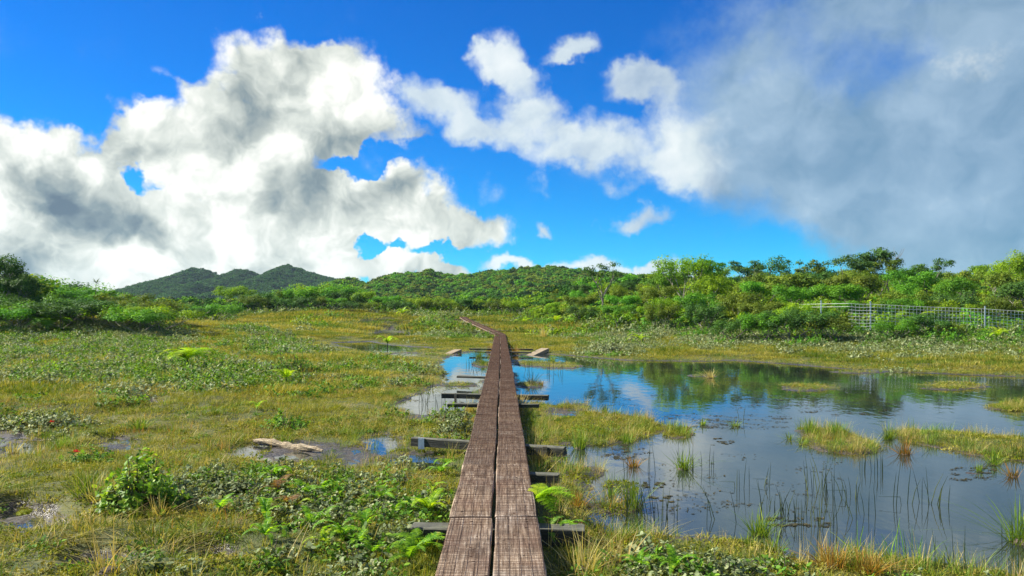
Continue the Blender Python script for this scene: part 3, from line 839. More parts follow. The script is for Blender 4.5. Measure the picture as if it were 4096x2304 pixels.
# ------------------------------------------------------------------ scatter of uncountable cover
def scatter(name, P, rz, sc, protos, idx, label, category, tilt=None):
    """one object: the given meshes repeated at the given points"""
    me = bpy.data.meshes.new(name); me.vertices.add(len(P)); me.vertices.foreach_set('co', np.asarray(P, np.float32).reshape(-1))
    rot = np.zeros((len(P), 3), np.float32); rot[:, 2] = rz
    if tilt is not None: rot[:, 0] = tilt[:, 0]; rot[:, 1] = tilt[:, 1]
    a = me.attributes.new('rot', 'FLOAT_VECTOR', 'POINT'); a.data.foreach_set('vector', rot.reshape(-1))
    sc = np.asarray(sc, np.float32)
    if sc.ndim == 1: sc = np.repeat(sc[:, None], 3, 1)
    a = me.attributes.new('scl', 'FLOAT_VECTOR', 'POINT'); a.data.foreach_set('vector', sc.reshape(-1))
    a = me.attributes.new('which', 'INT', 'POINT'); a.data.foreach_set('value', np.asarray(idx, np.int32))
    o = link(name, me, None, kind='stuff', label=label, category=category)
    g = bpy.data.node_groups.new(name + '_nodes', 'GeometryNodeTree')
    g.interface.new_socket('Geometry', in_out='INPUT', socket_type='NodeSocketGeometry')
    g.interface.new_socket('Geometry', in_out='OUTPUT', socket_type='NodeSocketGeometry')
    gi = g.nodes.new('NodeGroupInput'); go = g.nodes.new('NodeGroupOutput')
    jn = g.nodes.new('GeometryNodeJoinGeometry')
    for k, pm in enumerate(protos):
        po = bpy.data.objects.new(name + '_pattern', pm)
        oi = g.nodes.new('GeometryNodeObjectInfo'); oi.inputs['Object'].default_value = po; oi.inputs['As Instance'].default_value = True
        g.links.new(oi.outputs['Geometry'], jn.inputs[0])
    ip = g.nodes.new('GeometryNodeInstanceOnPoints'); ip.inputs['Pick Instance'].default_value = True
    g.links.new(gi.outputs[0], ip.inputs['Points']); g.links.new(jn.outputs[0], ip.inputs['Instance'])
    def attr(nm, typ):
        n = g.nodes.new('GeometryNodeInputNamedAttribute'); n.data_type = typ; n.inputs[0].default_value = nm
        return n.outputs[0]
    g.links.new(attr('which', 'INT'), ip.inputs['Instance Index'])
    e2r = g.nodes.new('FunctionNodeEulerToRotation'); g.links.new(attr('rot', 'FLOAT_VECTOR'), e2r.inputs[0])
    g.links.new(e2r.outputs[0], ip.inputs['Rotation']); g.links.new(attr('scl', 'FLOAT_VECTOR'), ip.inputs['Scale'])
    g.links.new(ip.outputs[0], go.inputs[0])
    md = o.modifiers.new('scatter', 'NODES'); md.node_group = g
    return o


def fan_points(n, y0, y1, amin, amax, r, power=1.0):
    u = r.random(n); Y = np.sqrt(y0 * y0 + u * (y1 * y1 - y0 * y0)) if power == 1.0 else y0 + (y1 - y0) * u ** power
    a = r.uniform(amin, amax, n)
    return a * Y, Y


def off_deck(X, Y, w):
    return np.abs(X - deck_x(Y)) > w


SHRUBBY = [(poly(p, .15), wgt) for p, wgt in [
    ([(-700, 1395), (700, 1395), (1050, 1470), (1300, 1555), (1000, 1590), (700, 1560), (300, 1530), (-700, 1520)], 1.5),
    ([(-700, 1335), (640, 1340), (1000, 1400), (600, 1420), (-700, 1420)], 1.4),
    ([(640, 1870), (860, 1850), (1060, 1845), (1300, 1855), (1600, 1880), (1720, 1910), (1735, 2000), (1690, 2110), (1500, 2140), (1150, 2050), (900, 1990), (640, 2010)], 1.3),
    ([(1230, 2120), (1500, 2140), (1690, 2110), (1690, 2190), (1600, 2330), (1180, 2330)], .75),
    ([(850, 2140), (1100, 2190), (1150, 2304), (800, 2304), (560, 2304), (600, 2230)], .45),
    ([(2400, 2190), (2700, 2165), (2960, 2205), (3080, 2260), (3160, 2420), (2330, 2420)], 1.0),
    ([(0, 1600), (320, 1600), (420, 1660), (380, 1715), (0, 1710)], .8),
    ([(380, 1570), (700, 1560), (900, 1600), (600, 1640), (400, 1640)], .6),
    ([(1000, 1480), (1500, 1430), (1750, 1470), (1600, 1540), (1250, 1560)], .45),
    ([(1700, 1308), (1990, 1332), (1970, 1352), (1720, 1356)], 1.2),
    ([(1100, 1262), (1850, 1266), (1900, 1285), (1300, 1290), (1060, 1300)], .8),
    ([(380, 1350), (700, 1334), (900, 1318), (1020, 1296), (1060, 1272), (1500, 1272), (1500, 1258), (300, 1258)], 1.3),
    ([(1180, 1300), (1400, 1290), (1420, 1310), (1200, 1330)], .5), ([(1650, 1280), (1860, 1278), (1900, 1300), (1680, 1320)], .9), ([(900, 1340), (1150, 1345), (1300, 1400), (1100, 1440), (950, 1400)], .7),
    ([(2330, 1340), (2560, 1340), (2560, 1412), (2350, 1412)], 1.0),
    ([(2040, 1290), (2500, 1330), (2700, 1385), (2600, 1400), (2150, 1340)], .7),
    ([(1720, 1640), (1890, 1640), (1880, 1740), (1720, 1740)], 1.2),
]]


def shrub_density(X, Y):
    d = np.zeros(X.shape)
    for p, wgt in SHRUBBY: d = np.maximum(d, wgt * sstep(sdf(p, X, Y), -.3 - .01 * Y, .3 + .01 * Y))
    t = Y - slope_start(X / Y)
    a = X / Y
    d = np.maximum(d, (.55 * sstep(t, -5.5, -1) + .6 * sstep(t, -1, 3)) * (1 - sstep(t, 14, 22)) * sstep(a, .02, .1))
    cl = fbm(X, Y, 0.55, 4, 61)
    return np.clip(d * np.clip(.55 + cl * 3.2, 0, 1.3) + .12 * np.clip(cl * 4 - .5, 0, 1), 0, 1)


def build_cover():
    r = np.random.default_rng(21)
    def place(X, Y, keep, zoff=0.0):
        h, s, mud = terrain(X, Y, True)
        k = keep(X, Y, h, s, mud)
        return np.stack([X[k], Y[k], h[k] + zoff], -1)
    def low(X, Y, h, s, mud, dw):
        rnd = r.random(len(X))
        return (h > 0.006) & (s < -.02 - .012 * Y * (Y > 14)) & (rnd > mud * .93) & off_deck(X, Y, dw)
    # turf, three belts of distance
    A = [tuft_mesh('turf_tuft', 52, .12, .02, .055, .0055, 100 + i, lean=1.0, segs=2) for i in range(4)]
    A += [tuft_mesh('turf_tuft', 26, .08, .05, .11, .0045, 110 + i, lean=.7, segs=3) for i in range(2)]
    B = [tuft_mesh('turf_tuft_brown', 48, .12, .02, .05, .0055, 120 + i, mat='turf_brown', lean=1.1, segs=2) for i in range(3)]
    C = [tuft_mesh('turf_tuft_dark', 50, .11, .02, .06, .0055, 125 + i, mat='turf_dark', lean=.9, segs=2) for i in range(3)]
    protos = A + B + C
    X, Y = fan_points(26000, 3.2, 17, -.85, .85, r)
    dens = lambda X, Y: .12 + 1.7 * np.clip(.5 + 1.7 * fbm(X, Y, .8, 3, 91), 0, 1)
    P = place(X, Y, lambda X, Y, h, s, m: low(X, Y, h, s, m, .30) & (r.random(len(X)) < dens(X, Y)))
    def pick(P, n_a, n_b, n_c=3):
        q = 1.0 * fbm(P[:, 0], P[:, 1], .45, 3, 33) + .8 * fbm(P[:, 0], P[:, 1], 1.7, 2, 34) + r.normal(0, .07, len(P))
        k = r.integers(0, n_a, len(P))
        k = np.where(q > .03, n_a + r.integers(0, n_b, len(P)), k)
        _, sw, _ = terrain(P[:, 0], P[:, 1], True)
        k = np.where((sw > -1.0) & (r.random(len(P)) < .6), r.integers(0, n_a, len(P)), k)
        return np.where((q < -.16) | ((sw > -1.0) & (r.random(len(P)) < .5)), n_a + n_b + r.integers(0, n_c, len(P)), k)
    edge = lambda P: .75 + .5 * r.random(len(P)) + .35 * np.clip(fbm(P[:, 0], P[:, 1], 1.3, 2, 14) * 3, 0, 1)
    scatter('turf_grass', P, r.random(len(P)) * 6.28, edge(P), protos, pick(P, 6, 3), 'short yellow green bog turf in the foreground', 'grass')
    A2 = [tuft_mesh('meadow_tuft', 90, .42, .05, .15, .014, 130 + i, lean=.8, segs=2) for i in range(4)]
    B2 = [tuft_mesh('meadow_tuft_brown', 80, .42, .05, .13, .014, 140 + i, mat='turf_brown', lean=.8, segs=2) for i in range(3)]
    C2 = [tuft_mesh('meadow_tuft_dark', 90, .42, .05, .15, .014, 145 + i, mat='turf_dark', lean=.8, segs=2) for i in range(3)]
    X, Y = fan_points(26000, 15, 52, -.85, .85, r)
    P = place(X, Y, lambda X, Y, h, s, m: low(X, Y, h, s, m, .36 + .15) & (r.random(len(X)) < .9))
    _, s_, _ = terrain(P[:, 0], P[:, 1], True)
    scatter('meadow_grass', P, r.random(len(P)) * 6.28, np.stack([edge(P), edge(P), edge(P) * (.22 + .78 * sstep(-s_, .2, 3.0))], -1), A2 + B2 + C2, pick(P, 4, 3), 'ochre green bog grass of the middle distance', 'grass')
    A3 = [tuft_mesh('far_tuft', 90, 1.0, .1, .28, .035, 150 + i, lean=.8, segs=2) for i in range(3)]
    B3 = [tuft_mesh('far_tuft_brown', 90, 1.0, .1, .25, .035, 160 + i, mat='turf_brown', lean=.8, segs=2) for i in range(3)]
    C3 = [tuft_mesh('far_tuft_dark', 90, 1.0, .1, .26, .035, 165 + i, mat='turf_dark', lean=.8, segs=2) for i in range(3)]
    X, Y = fan_points(12000, 50, 105, -.85, .7, r)
    P = place(X, Y, lambda X, Y, h, s, m: low(X, Y, h, s, m, 1.1))
    scatter('far_grass', P, r.random(len(P)) * 6.28, edge(P), A3 + B3 + C3, pick(P, 3, 3), 'tawny grass of the bog beyond the bend of the boardwalk', 'grass')
    # long grass standing along the pond margins and the edges of the boardwalk
    S = [tuft_mesh('margin_tuft', 30, .09, .10, .30, .006, 170 + i, mat='sedge', lean=.45, segs=3) for i in range(4)]
    S += [tuft_mesh('margin_tuft_straw', 26, .08, .10, .32, .005, 180 + i, mat='straw', lean=.5, segs=3) for i in range(2)]
    X, Y = fan_points(60000, 4.0, 34, -.75, .8, r)
    def margin(X, Y, h, s, m):
        by_deck = (np.abs(X - deck_x(Y)) < .75) & off_deck(X, Y, .38) & (Y < 30)
        wet = (s > -.45) & (s < .02)
        return (h > -.01) & ((wet & (r.random(len(X)) < .55)) | (by_deck & (r.random(len(X)) < .4) & (X > deck_x(Y)))) & off_deck(X, Y, .38) & (r.random(len(X)) > m * .8)
    P = place(X, Y, margin)
    idx = np.where(r.random(len(P)) < .93, r.integers(0, 4, len(P)), 4 + r.integers(0, 2, len(P)))
    scatter('margin_grass', P, r.random(len(P)) * 6.28, (.35 + .45 * r.random(len(P))) * np.interp(P[:, 1], [4, 12, 16, 34], [1.05, 1.1, .6, .45]), S, idx, 'long sedge grass lining the edges of the pools', 'grass')
    # stray straw stalks in the turf
    K = [tuft_mesh('stalks', 7, .05, .16, .36, .004, 190 + i, mat='straw', lean=.6, segs=4, curl=.9) for i in range(4)]
    X, Y = fan_points(1500, 3.6, 30, -.8, .7, r)
    P = place(X, Y, lambda X, Y, h, s, m: (h > .03) & (m < .2) & off_deck(X, Y, .45) & (fbm(X, Y, .6, 2, 55) > .02))
    scatter('straw_stalks', P, r.random(len(P)) * 6.28, .6 + .6 * r.random(len(P)), K, r.integers(0, 4, len(P)), 'pale dry grass stalks standing in the turf', 'grass')
    TH = [tuft_mesh('thatch', 40, .12, .05, .16, .005, 197 + i, mat=mt, lean=1.9, segs=3, curl=.2) for i, mt in enumerate(['straw', 'turf_brown', 'straw', 'rust_grass'])]
    X, Y = fan_points(5200, 3.4, 20, -.85, .85, r)
    P = place(X, Y, lambda X, Y, h, s, m: low(X, Y, h, s, m, .42) & (m < .3) & (shrub_density(X, Y) < .35) & (fbm(X, Y, .9, 3, 19) + r.normal(0, .08, len(X)) > .02), -.01)
    scatter('dead_thatch', P, r.random(len(P)) * 6.28, .6 + .7 * r.random(len(P)), TH, r.integers(0, 4, len(P)), 'flattened dead straw coloured thatch between the living turf', 'grass')
    TK = [tuft_mesh('tussock_tuft', 46, .09, .05, .15, .0055, 390 + i, mat=mt, lean=.75, segs=3) for i, mt in enumerate(['turf_dark', 'sedge', 'turf', 'turf_dark'])]
    X, Y = fan_points(4200, 3.6, 26, -.85, .85, r)
    P = place(X, Y, lambda X, Y, h, s, m: low(X, Y, h, s, m, .45) & (m < .2) & (shrub_density(X, Y) < .4) & (fbm(X, Y, 1.3, 2, 29) > .13), -.01)
    scatter('turf_tussocks', P, r.random(len(P)) * 6.28, (.7 + .7 * r.random(len(P))) * (1 + P[:, 1] * .012), TK, r.integers(0, 4, len(P)), 'darker green grass hummocks rising from the turf', 'grass')
    HB = [shrub_mesh('herb', 195 + i, 46, .12, .045, .017, 5, mt, LEAF4, False, .7)[0] for i, mt in enumerate(['ohia_green', 'turf', 'moss', 'turf_brown'])]
    X, Y = fan_points(9000, 3.4, 18, -.85, .85, r)
    P = place(X, Y, lambda X, Y, h, s, m: low(X, Y, h, s, m, .42) & (fbm(X, Y, .7, 3, 17) + r.normal(0, .06, len(X)) > -.04), -.005)
    scatter('turf_herbs', P, r.random(len(P)) * 6.28, .7 + .8 * r.random(len(P)), HB, r.choice(4, len(P), p=[.3, .35, .15, .2]), 'tiny leaved herbs and moss woven into the foreground turf', 'ground cover')
    # low grey green shrub mats
    N1 = [shrub_mesh('near_shrub', 200 + i, 26, .17, .15, .036, 7, 'ohia', aspect=.62) for i in range(4)]
    N1g = [shrub_mesh('near_shrub_green', 210 + i, 24, .16, .14, .036, 7, 'ohia_green', aspect=.62) for i in range(2)]
    X, Y = fan_points(9000, 3.4, 12.5, -.75, .75, r)
    sd = shrub_density(X, Y)
    h, s, m = terrain(X, Y, True)
    k = (h > .02) & off_deck(X, Y, .42) & (r.random(len(X)) < sd * .8) & (m < .6)
    P = np.stack([X, Y, h - .02], -1)[k]
    idx = np.where(r.random(len(P)) < .82, r.integers(0, 4, len(P)), 4 + r.integers(0, 2, len(P)))
    sc = .65 + .6 * r.random(len(P)); rz = r.random(len(P)) * 6.28
    scatter('shrub_mat_leaves', P, rz, sc, [x[0] for x in N1 + N1g], idx, 'grey green leathery leaves of the low shrub mat near the boardwalk', 'ground cover')
    scatter('shrub_mat_twigs', P, rz, sc, [x[1] for x in N1 + N1g], idx, 'dark twigs under the low shrub mat near the boardwalk', 'ground cover')
    N2 = [shrub_mesh('mid_shrub', 220 + i, 34, .33, .24, .062, 6, 'ohia', LEAF4, False, .6)[0] for i in range(4)]
    N2 += [shrub_mesh('mid_shrub_green', 230 + i, 34, .33, .24, .06, 6, 'ohia_green', LEAF4, False, .6)[0] for i in range(3)]
    X, Y = fan_points(34000, 12, 48, -.85, .85, r)
    sd = shrub_density(X, Y); h, s, m = terrain(X, Y, True)
    k = (h > .03) & off_deck(X, Y, .6) & (r.random(len(X)) < sd * .8) & (m < .5)
    P = np.stack([X, Y, h - .03], -1)[k]
    gr = fbm(P[:, 0], P[:, 1], .25, 3, 71) + .34 * sstep(P[:, 0] / P[:, 1], .05, .2) + r.normal(0, .12, len(P)) > .12
    idx = np.where(gr, 4 + r.integers(0, 3, len(P)), r.integers(0, 4, len(P)))
    scatter('shrub_heath', P, r.random(len(P)) * 6.28, (.6 + .7 * r.random(len(P))) * (1 + .008 * P[:, 1]), N2, idx, 'low grey green heath of shrubs across the middle of the bog', 'ground cover')
    N3 = [shrub_mesh('far_shrub', 240 + i, 60, .9, .6, .15, 6, mt, LEAF4, False, .6)[0] for i, mt in enumerate(['ohia', 'ohia_green', 'ohia_green', 'ohia', 'tree_olive', 'tree_yellow'])]
    X, Y = fan_points(15000, 46, 130, -.85, .75, r)
    sd = shrub_density(X, Y); h, s, m = terrain(X, Y, True)
    belt = sstep(Y + 10 * fbm(X, Y, .05, 3, 99), 70, 82) * .75
    k = (h > .05) & off_deck(X, Y, 1.2) & (r.random(len(X)) < np.maximum(sd * .9, belt)) & (s < -.2)
    P = np.stack([X, Y, h - .05], -1)[k]
    gro = .6 + .9 * r.random(len(P)) * (1 + np.clip((P[:, 1] - 75) / 40, 0, 1.2))
    scatter('shrub_belt', P, r.random(len(P)) * 6.28, gro, N3, r.integers(0, 6, len(P)), 'belt of mixed green shrubs at the far edge of the bog', 'shrubs')
    # scrub and woodland beyond, one mass
    C1 = [crown_cloud('scrub_crown', 260 + i, 16, 1.3, .8, .30, 34, mt) for i, mt in enumerate(['tree_green', 'tree_olive', 'tree_yellow', 'hill_leaf', 'hill_leaf'])]
    X, Y = fan_points(9000, 84, 215, -.85, .75, r)
    h = terrain(X, Y); k = (r.random(len(X)) < .9)
    P = np.stack([X, Y, h - .2], -1)[k]
    scatter('scrub_wood', P, r.random(len(P)) * 6.28, .55 + .75 * r.random(len(P)), C1, r.choice(5, len(P), p=[.25, .25, .14, .2, .16]), 'dense low scrub woodland between the bog and the hills', 'woodland')
    # forest on the hill and the ridge
    def on_hill(H, n, sz, seed):
        Xh, Yh, Zh = H; rr = np.random.default_rng(seed)
        i = rr.integers(0, Xh.shape[0] - 1, n); j = rr.integers(0, 48, n); j = np.minimum(j, Xh.shape[1] - 2)
        u = rr.random(n); v = rr.random(n)
        f = lambda A: (A[i, j] * (1 - u) + A[i + 1, j] * u) * (1 - v) + (A[i, j + 1] * (1 - u) + A[i + 1, j + 1] * u) * v
        P = np.stack([f(Xh), f(Yh), f(Zh) - sz * .3], -1)
        return P[P[:, 2] > -1]
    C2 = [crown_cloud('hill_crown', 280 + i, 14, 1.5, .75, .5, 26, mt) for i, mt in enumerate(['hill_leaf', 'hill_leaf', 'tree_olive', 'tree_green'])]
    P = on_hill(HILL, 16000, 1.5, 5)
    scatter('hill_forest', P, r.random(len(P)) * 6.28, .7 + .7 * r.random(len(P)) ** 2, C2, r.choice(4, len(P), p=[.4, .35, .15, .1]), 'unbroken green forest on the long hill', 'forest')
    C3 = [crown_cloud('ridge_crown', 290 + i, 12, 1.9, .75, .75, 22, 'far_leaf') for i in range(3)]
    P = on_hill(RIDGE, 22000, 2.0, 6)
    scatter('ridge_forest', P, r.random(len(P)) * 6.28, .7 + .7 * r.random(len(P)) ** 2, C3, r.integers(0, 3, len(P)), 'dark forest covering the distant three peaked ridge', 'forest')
    # waist high shrubs stepping up from the heath to the trees
    B5 = [shrub_mesh('bank_shrub', 320 + i, 80, .75, .62, .095, 7, mt, LEAF4, False, .6)[0] for i, mt in enumerate(['ohia', 'ohia_green', 'tree_olive', 'tree_dark', 'tree_green'])]
    X, Y = fan_points(5200, 28, 70, .01, .9, r)
    t = Y - slope_start(X / Y); h, s_, m_ = terrain(X, Y, True)
    k = (s_ < -.6) & (r.random(len(X)) < sstep(t + 7 * fbm(X, Y, .22, 3, 9), 0, 6) * .75) & (t < 16) & (r.random(len(X)) < .7)
    P = np.stack([X, Y, h - .06], -1)[k]; tk = t[k]
    scatter('bank_shrubs', P, r.random(len(P)) * 6.28, (.45 + .5 * r.random(len(P))) * (1 + .5 * sstep(tk, 2, 8)), B5, r.choice(5, len(P), p=[.3, .25, .15, .15, .15]), 'waist high mixed shrubs between the pond heath and the trees', 'shrubs')
    # undergrowth below the hillside trees
    C4 = [crown_cloud('undergrowth_crown', 300 + i, 18, .75, .9, .15, 40, mt) for i, mt in enumerate(['tree_green', 'tree_dark', 'tree_olive', 'tree_yellow'])]
    X, Y = fan_points(5200, 33, 84, .02, .9, r)
    t = Y - slope_start(X / Y); h = terrain(X, Y)
    k = (t > 7.5 + 4 * fbm(X, Y, .15, 2, 8)) & ((Y > 38.5) | (X < 11))
    P = np.stack([X, Y, h - .1], -1)[k]
    scatter('undergrowth', P, r.random(len(P)) * 6.28, .5 + .7 * r.random(len(P)), C4, r.choice(4, len(P), p=[.3, .36, .22, .12]), 'tangled green undergrowth beneath the hillside trees', 'undergrowth')
build_cover()

# ------------------------------------------------------------------ things
ORD = ['first', 'second', 'third', 'fourth', 'fifth', 'sixth', 'seventh', 'eighth', 'ninth', 'tenth', 'eleventh', 'twelfth', 'thirteenth', 'fourteenth',
       'fifteenth', 'sixteenth', 'seventeenth', 'eighteenth', 'nineteenth', 'twentieth', 'twenty-first', 'twenty-second', 'twenty-third', 'twenty-fourth', 'twenty-fifth', 'twenty-sixth']
_YS = np.concatenate([np.arange(3.2, 20, .04), np.arange(20, 130, .15)])


def ground_at(px, py, lift=0.0):
    """first point where the pixel's ray meets the ground or the water"""
    X = (px - CXP) / FPX * _YS; zr = CAMZ - (py - HY) / FPX * _YS
    h = np.maximum(terrain(X, _YS), 0.0)
    k = np.where(zr <= h)[0]
    i = k[0] if len(k) else len(_YS) - 1
    return (float(X[i]), float(_YS[i]), float(h[i]) + lift)


def set_mat(o, m):
    if len(o.material_slots) == 0: o.data.materials.append(m)
    o.material_slots[0].link = 'OBJECT'; o.material_slots[0].material = m


# ---- boardwalk
def plank_mesh(L, W, Th, seed):
    r = random.Random(seed); n = max(6, int(L / .16))
    sec = [(-W / 2, -Th + .004), (-W / 2, -.007), (-W / 2 + .007, 0), (-W * .25, 0), (0, 0), (W * .25, 0), (W / 2 - .007, 0), (W / 2, -.007), (W / 2, -Th + .004), (0, -Th)]
    cup = r.uniform(-.004, .006); tw = r.uniform(-.006, .006)
    v = []; f = []; m = len(sec)
    e0, e1 = [r.uniform(-.009, .009) for _ in range(m)], [r.uniform(-.009, .009) for _ in range(m)]
    for i in range(n + 1):
        s = i / n; y = -L / 2 + L * s
        bow = .006 * math.sin(s * math.pi * 2 + seed)
        for j, (x, z) in enumerate(sec):
            yy = y + (e0[j] if i == 0 else e1[j] if i == n else 0)
            zz = z + cup * (1 - (2 * x / W) ** 2) + tw * (s - .5) * 2 * x / W + (r.uniform(-.0015, .0015) if -Th < z else 0)
            v.append((x + bow + (r.uniform(-.003, .003) if abs(x) > W * .48 else 0), yy, zz))
    for i in range(n):
        for j in range(m):
            a = i * m + j; b = i * m + (j + 1) % m
            f.append([a, a + m, b + m, b])
    f.append(list(range(m))); f.append(list(reversed(range(n * m, n * m + m))))
    return mesh_from('plank', v, f)


DECK_Z = CAMZ - 1.476
PW, GAP = .298, .024


def mesh_sheet(L, seed):
    r = random.Random(seed); mb = MB(); W = 2 * PW + GAP
    y = -L / 2 + .012
    while y < L / 2:
        a, b = r.uniform(-.003, .003), r.uniform(-.003, .003)
        z = .0055 + r.uniform(-.001, .002)
        mb.tube([(-W / 2 + .004, y + a, z - .002), (-W / 4, y + a * .5, z + r.uniform(0, .002)), (-GAP / 2 - .002, y, z)], [.0017] * 3, 3, .3, False)
        mb.tube([(GAP / 2 + .002, y, z), (W / 4, y + b * .5, z + r.uniform(0, .002)), (W / 2 - .004, y + b, z - .002)], [.0017] * 3, 3, .3, False)
        y += .0262
    k = 0
    while k < 10:
        x = -W / 2 + .022 + k * (W - .044) / 9
        pts = [(x + r.uniform(-.003, .003), -L / 2 + L * i / 8, .0085) for i in range(9)]
        mb.tube(pts, [.0016] * 9, 3, .3, False); k += 1
    return mb.mesh('wire_mesh')


def staple_set(L, seed):
    r = random.Random(seed); mb = MB()
    for _ in range(int(L * 9)):
        x = r.uniform(-.28, .28); y = r.uniform(-L / 2, L / 2)
        mb.box((x, y, .0095), (r.uniform(.01, .022), .004, .004), Matrix.Rotation(r.uniform(-.6, .6), 3, 'Z'))
    return mb.mesh('staple')


def build_boardwalk():
    bw = empty('boardwalk', (-.1, 2.0, 0), label='long weathered plank boardwalk topped with rusty wire mesh crossing the bog', category='boardwalk')
    inv = Matrix.Translation((.1, -2.0, 0)); mats = {}
    def put(o, loc, rz, tilt=0.0):
        o.parent = bw
        mats[o.name] = inv @ Matrix.Translation(loc) @ Matrix.Rotation(rz, 4, 'Z') @ Matrix.Rotation(tilt, 4, 'X')
        o.matrix_local = inv @ Matrix.Translation(loc) @ Matrix.Rotation(rz, 4, 'Z') @ Matrix.Rotation(tilt, 4, 'X')
    seams = [1.9, 5.65, 7.55, 11.2, 14.85, 18.5, 22.2] + [22.2 + 3.43 * i for i in range(1, 8)]
    segs = []
    for a, b in zip(seams[:-1], seams[1:]):
        segs.append(((float(deck_x(np.array(a + .001))), a, DECK_Z), (float(deck_x(np.array(b - .001))), b, DECK_Z)))
    p0 = Vector((-.69, 46.3, DECK_Z)); p1 = Vector((-3.72, 66, .80))
    for i in range(6):
        segs.append((tuple(p0.lerp(p1, i / 6)), tuple(p0.lerp(p1, (i + 1) / 6))))
    segs.append(((-3.75, 66.3, .82), (-4.35, 70.2, 1.02)))
    cache = {}
    rr = random.Random(5)
    for i, (a, b) in enumerate(segs):
        a, b = Vector(a), Vector(b); d = b - a; L = d.length; rz = math.atan2(-d.x, d.y); tilt = math.atan2(d.z, math.hypot(d.x, d.y))
        c = (a + b) / 2
        for sd in (-1, 1):
            key = (round(L, 1), rr.randint(0, 2))
            if key not in cache: cache[key] = plank_mesh(L - .026, PW, .05, hash(key) % 999)
            o = link('plank', cache[key], M['deck'])
            off = Vector((math.cos(rz), math.sin(rz), 0)) * sd * (PW + GAP) / 2
            dz = rr.uniform(-.008, .006)
            put(o, c + off + Vector((0, 0, dz)), rz + rr.uniform(-.002, .002), tilt + rr.uniform(-.0012, .0012))
        sh = link('wire_mesh', mesh_sheet(L - .02, i), M['rust_wire'], kind='stuff'); put(sh, c + Vector((0, 0, .003)), rz, tilt)
        if i < 6:
            st = link('staple', staple_set(L - .1, i), M['rust_wire'], kind='stuff'); put(st, c + Vector((0, 0, .003)), rz, tilt)
    # cross timbers the planks lie on, sticking out on both sides
    TOP = DECK_Z - .052
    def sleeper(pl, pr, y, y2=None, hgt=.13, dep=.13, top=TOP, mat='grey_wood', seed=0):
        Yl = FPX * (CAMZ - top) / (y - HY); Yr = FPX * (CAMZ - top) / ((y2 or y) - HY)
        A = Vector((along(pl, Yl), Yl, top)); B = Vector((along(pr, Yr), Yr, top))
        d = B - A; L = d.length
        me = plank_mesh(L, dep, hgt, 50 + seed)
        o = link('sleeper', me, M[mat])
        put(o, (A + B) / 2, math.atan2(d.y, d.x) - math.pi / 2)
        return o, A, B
    sl = []
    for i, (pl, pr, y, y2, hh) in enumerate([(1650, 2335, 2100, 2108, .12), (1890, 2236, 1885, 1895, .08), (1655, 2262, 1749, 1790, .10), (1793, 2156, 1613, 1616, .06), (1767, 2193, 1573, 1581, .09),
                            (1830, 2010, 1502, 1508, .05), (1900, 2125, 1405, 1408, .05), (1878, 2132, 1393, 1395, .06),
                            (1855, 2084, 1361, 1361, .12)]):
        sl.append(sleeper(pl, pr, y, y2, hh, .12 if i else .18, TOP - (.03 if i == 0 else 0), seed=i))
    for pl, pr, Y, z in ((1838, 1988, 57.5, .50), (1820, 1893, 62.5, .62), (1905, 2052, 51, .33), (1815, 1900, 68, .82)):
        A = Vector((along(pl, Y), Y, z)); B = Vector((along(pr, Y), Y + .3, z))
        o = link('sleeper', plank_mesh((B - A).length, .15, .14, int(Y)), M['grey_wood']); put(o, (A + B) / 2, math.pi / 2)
    # steel straps and stakes fixed to some of the cross timbers
    def strap(slp, px, w=.045, h=.16, mat='zinc'):
        o, A, B = slp
        t = (px - CXP) / FPX
        k = max(0.0, min(1.0, (t * A.y - A.x) / ((B.x - A.x) - t * (B.y - A.y))))
        P = A.lerp(B, k)
        mb = MB(); mb.box((0, 0, 0), (w, .012, h)); 
        for q in (-.045, .0, .045): mb.box((0, -.008, q), (.012, .008, .012))
        me = mb.mesh('bracket')
        s = link('bracket', me, M[mat]); s.parent = o
        s.matrix_local = mats[o.name].inverted() @ inv @ Matrix.Translation((P.x, P.y - .083, P.z - h / 2 + .012))
    strap(sl[2], 1688, .07, .13); strap(sl[2], 2178, .05, .12, 'drift'); strap(sl[4], 1823, .04, .18, 'drift'); strap(sl[8], 1924, .10, .16); strap(sl[8], 2056, .10, .16)
    return bw
build_boardwalk()


# ---- loose timber
def slab(name, pa, pb, w, th, label, mat, tiltx=0.0):
    A, B = Vector(pa), Vector(pb); d = B - A
    me = plank_mesh(d.length, w, th, int(d.length * 100)); 
    o = link(name, me, M[mat], label=label, category='board' if name == 'board' else 'log')
    o.location = (A + B) / 2
    o.rotation_euler = (math.atan2(d.z, math.hypot(d.x, d.y)), tiltx, math.atan2(-d.x, d.y))
    return o
slab('board', (along(2116, 29.5), 29.5, .0), (along(2180, 31.0), 31.0, .20), .34, .14, 'pale tilted timber end rising from the pond right of the boardwalk', 'drift')
slab('board', (along(1783, 29.8), 29.8, .02), (along(1832, 31.2), 31.2, .14), .30, .12, 'pale tilted timber end at the pool left of the boardwalk', 'drift')
slab('board', (along(2020, 36.5), 36.5, .12), (along(2052, 36.4), 36.4, .13), .16, .10, 'grey board end lying in grass beside the far boardwalk', 'grey_wood')


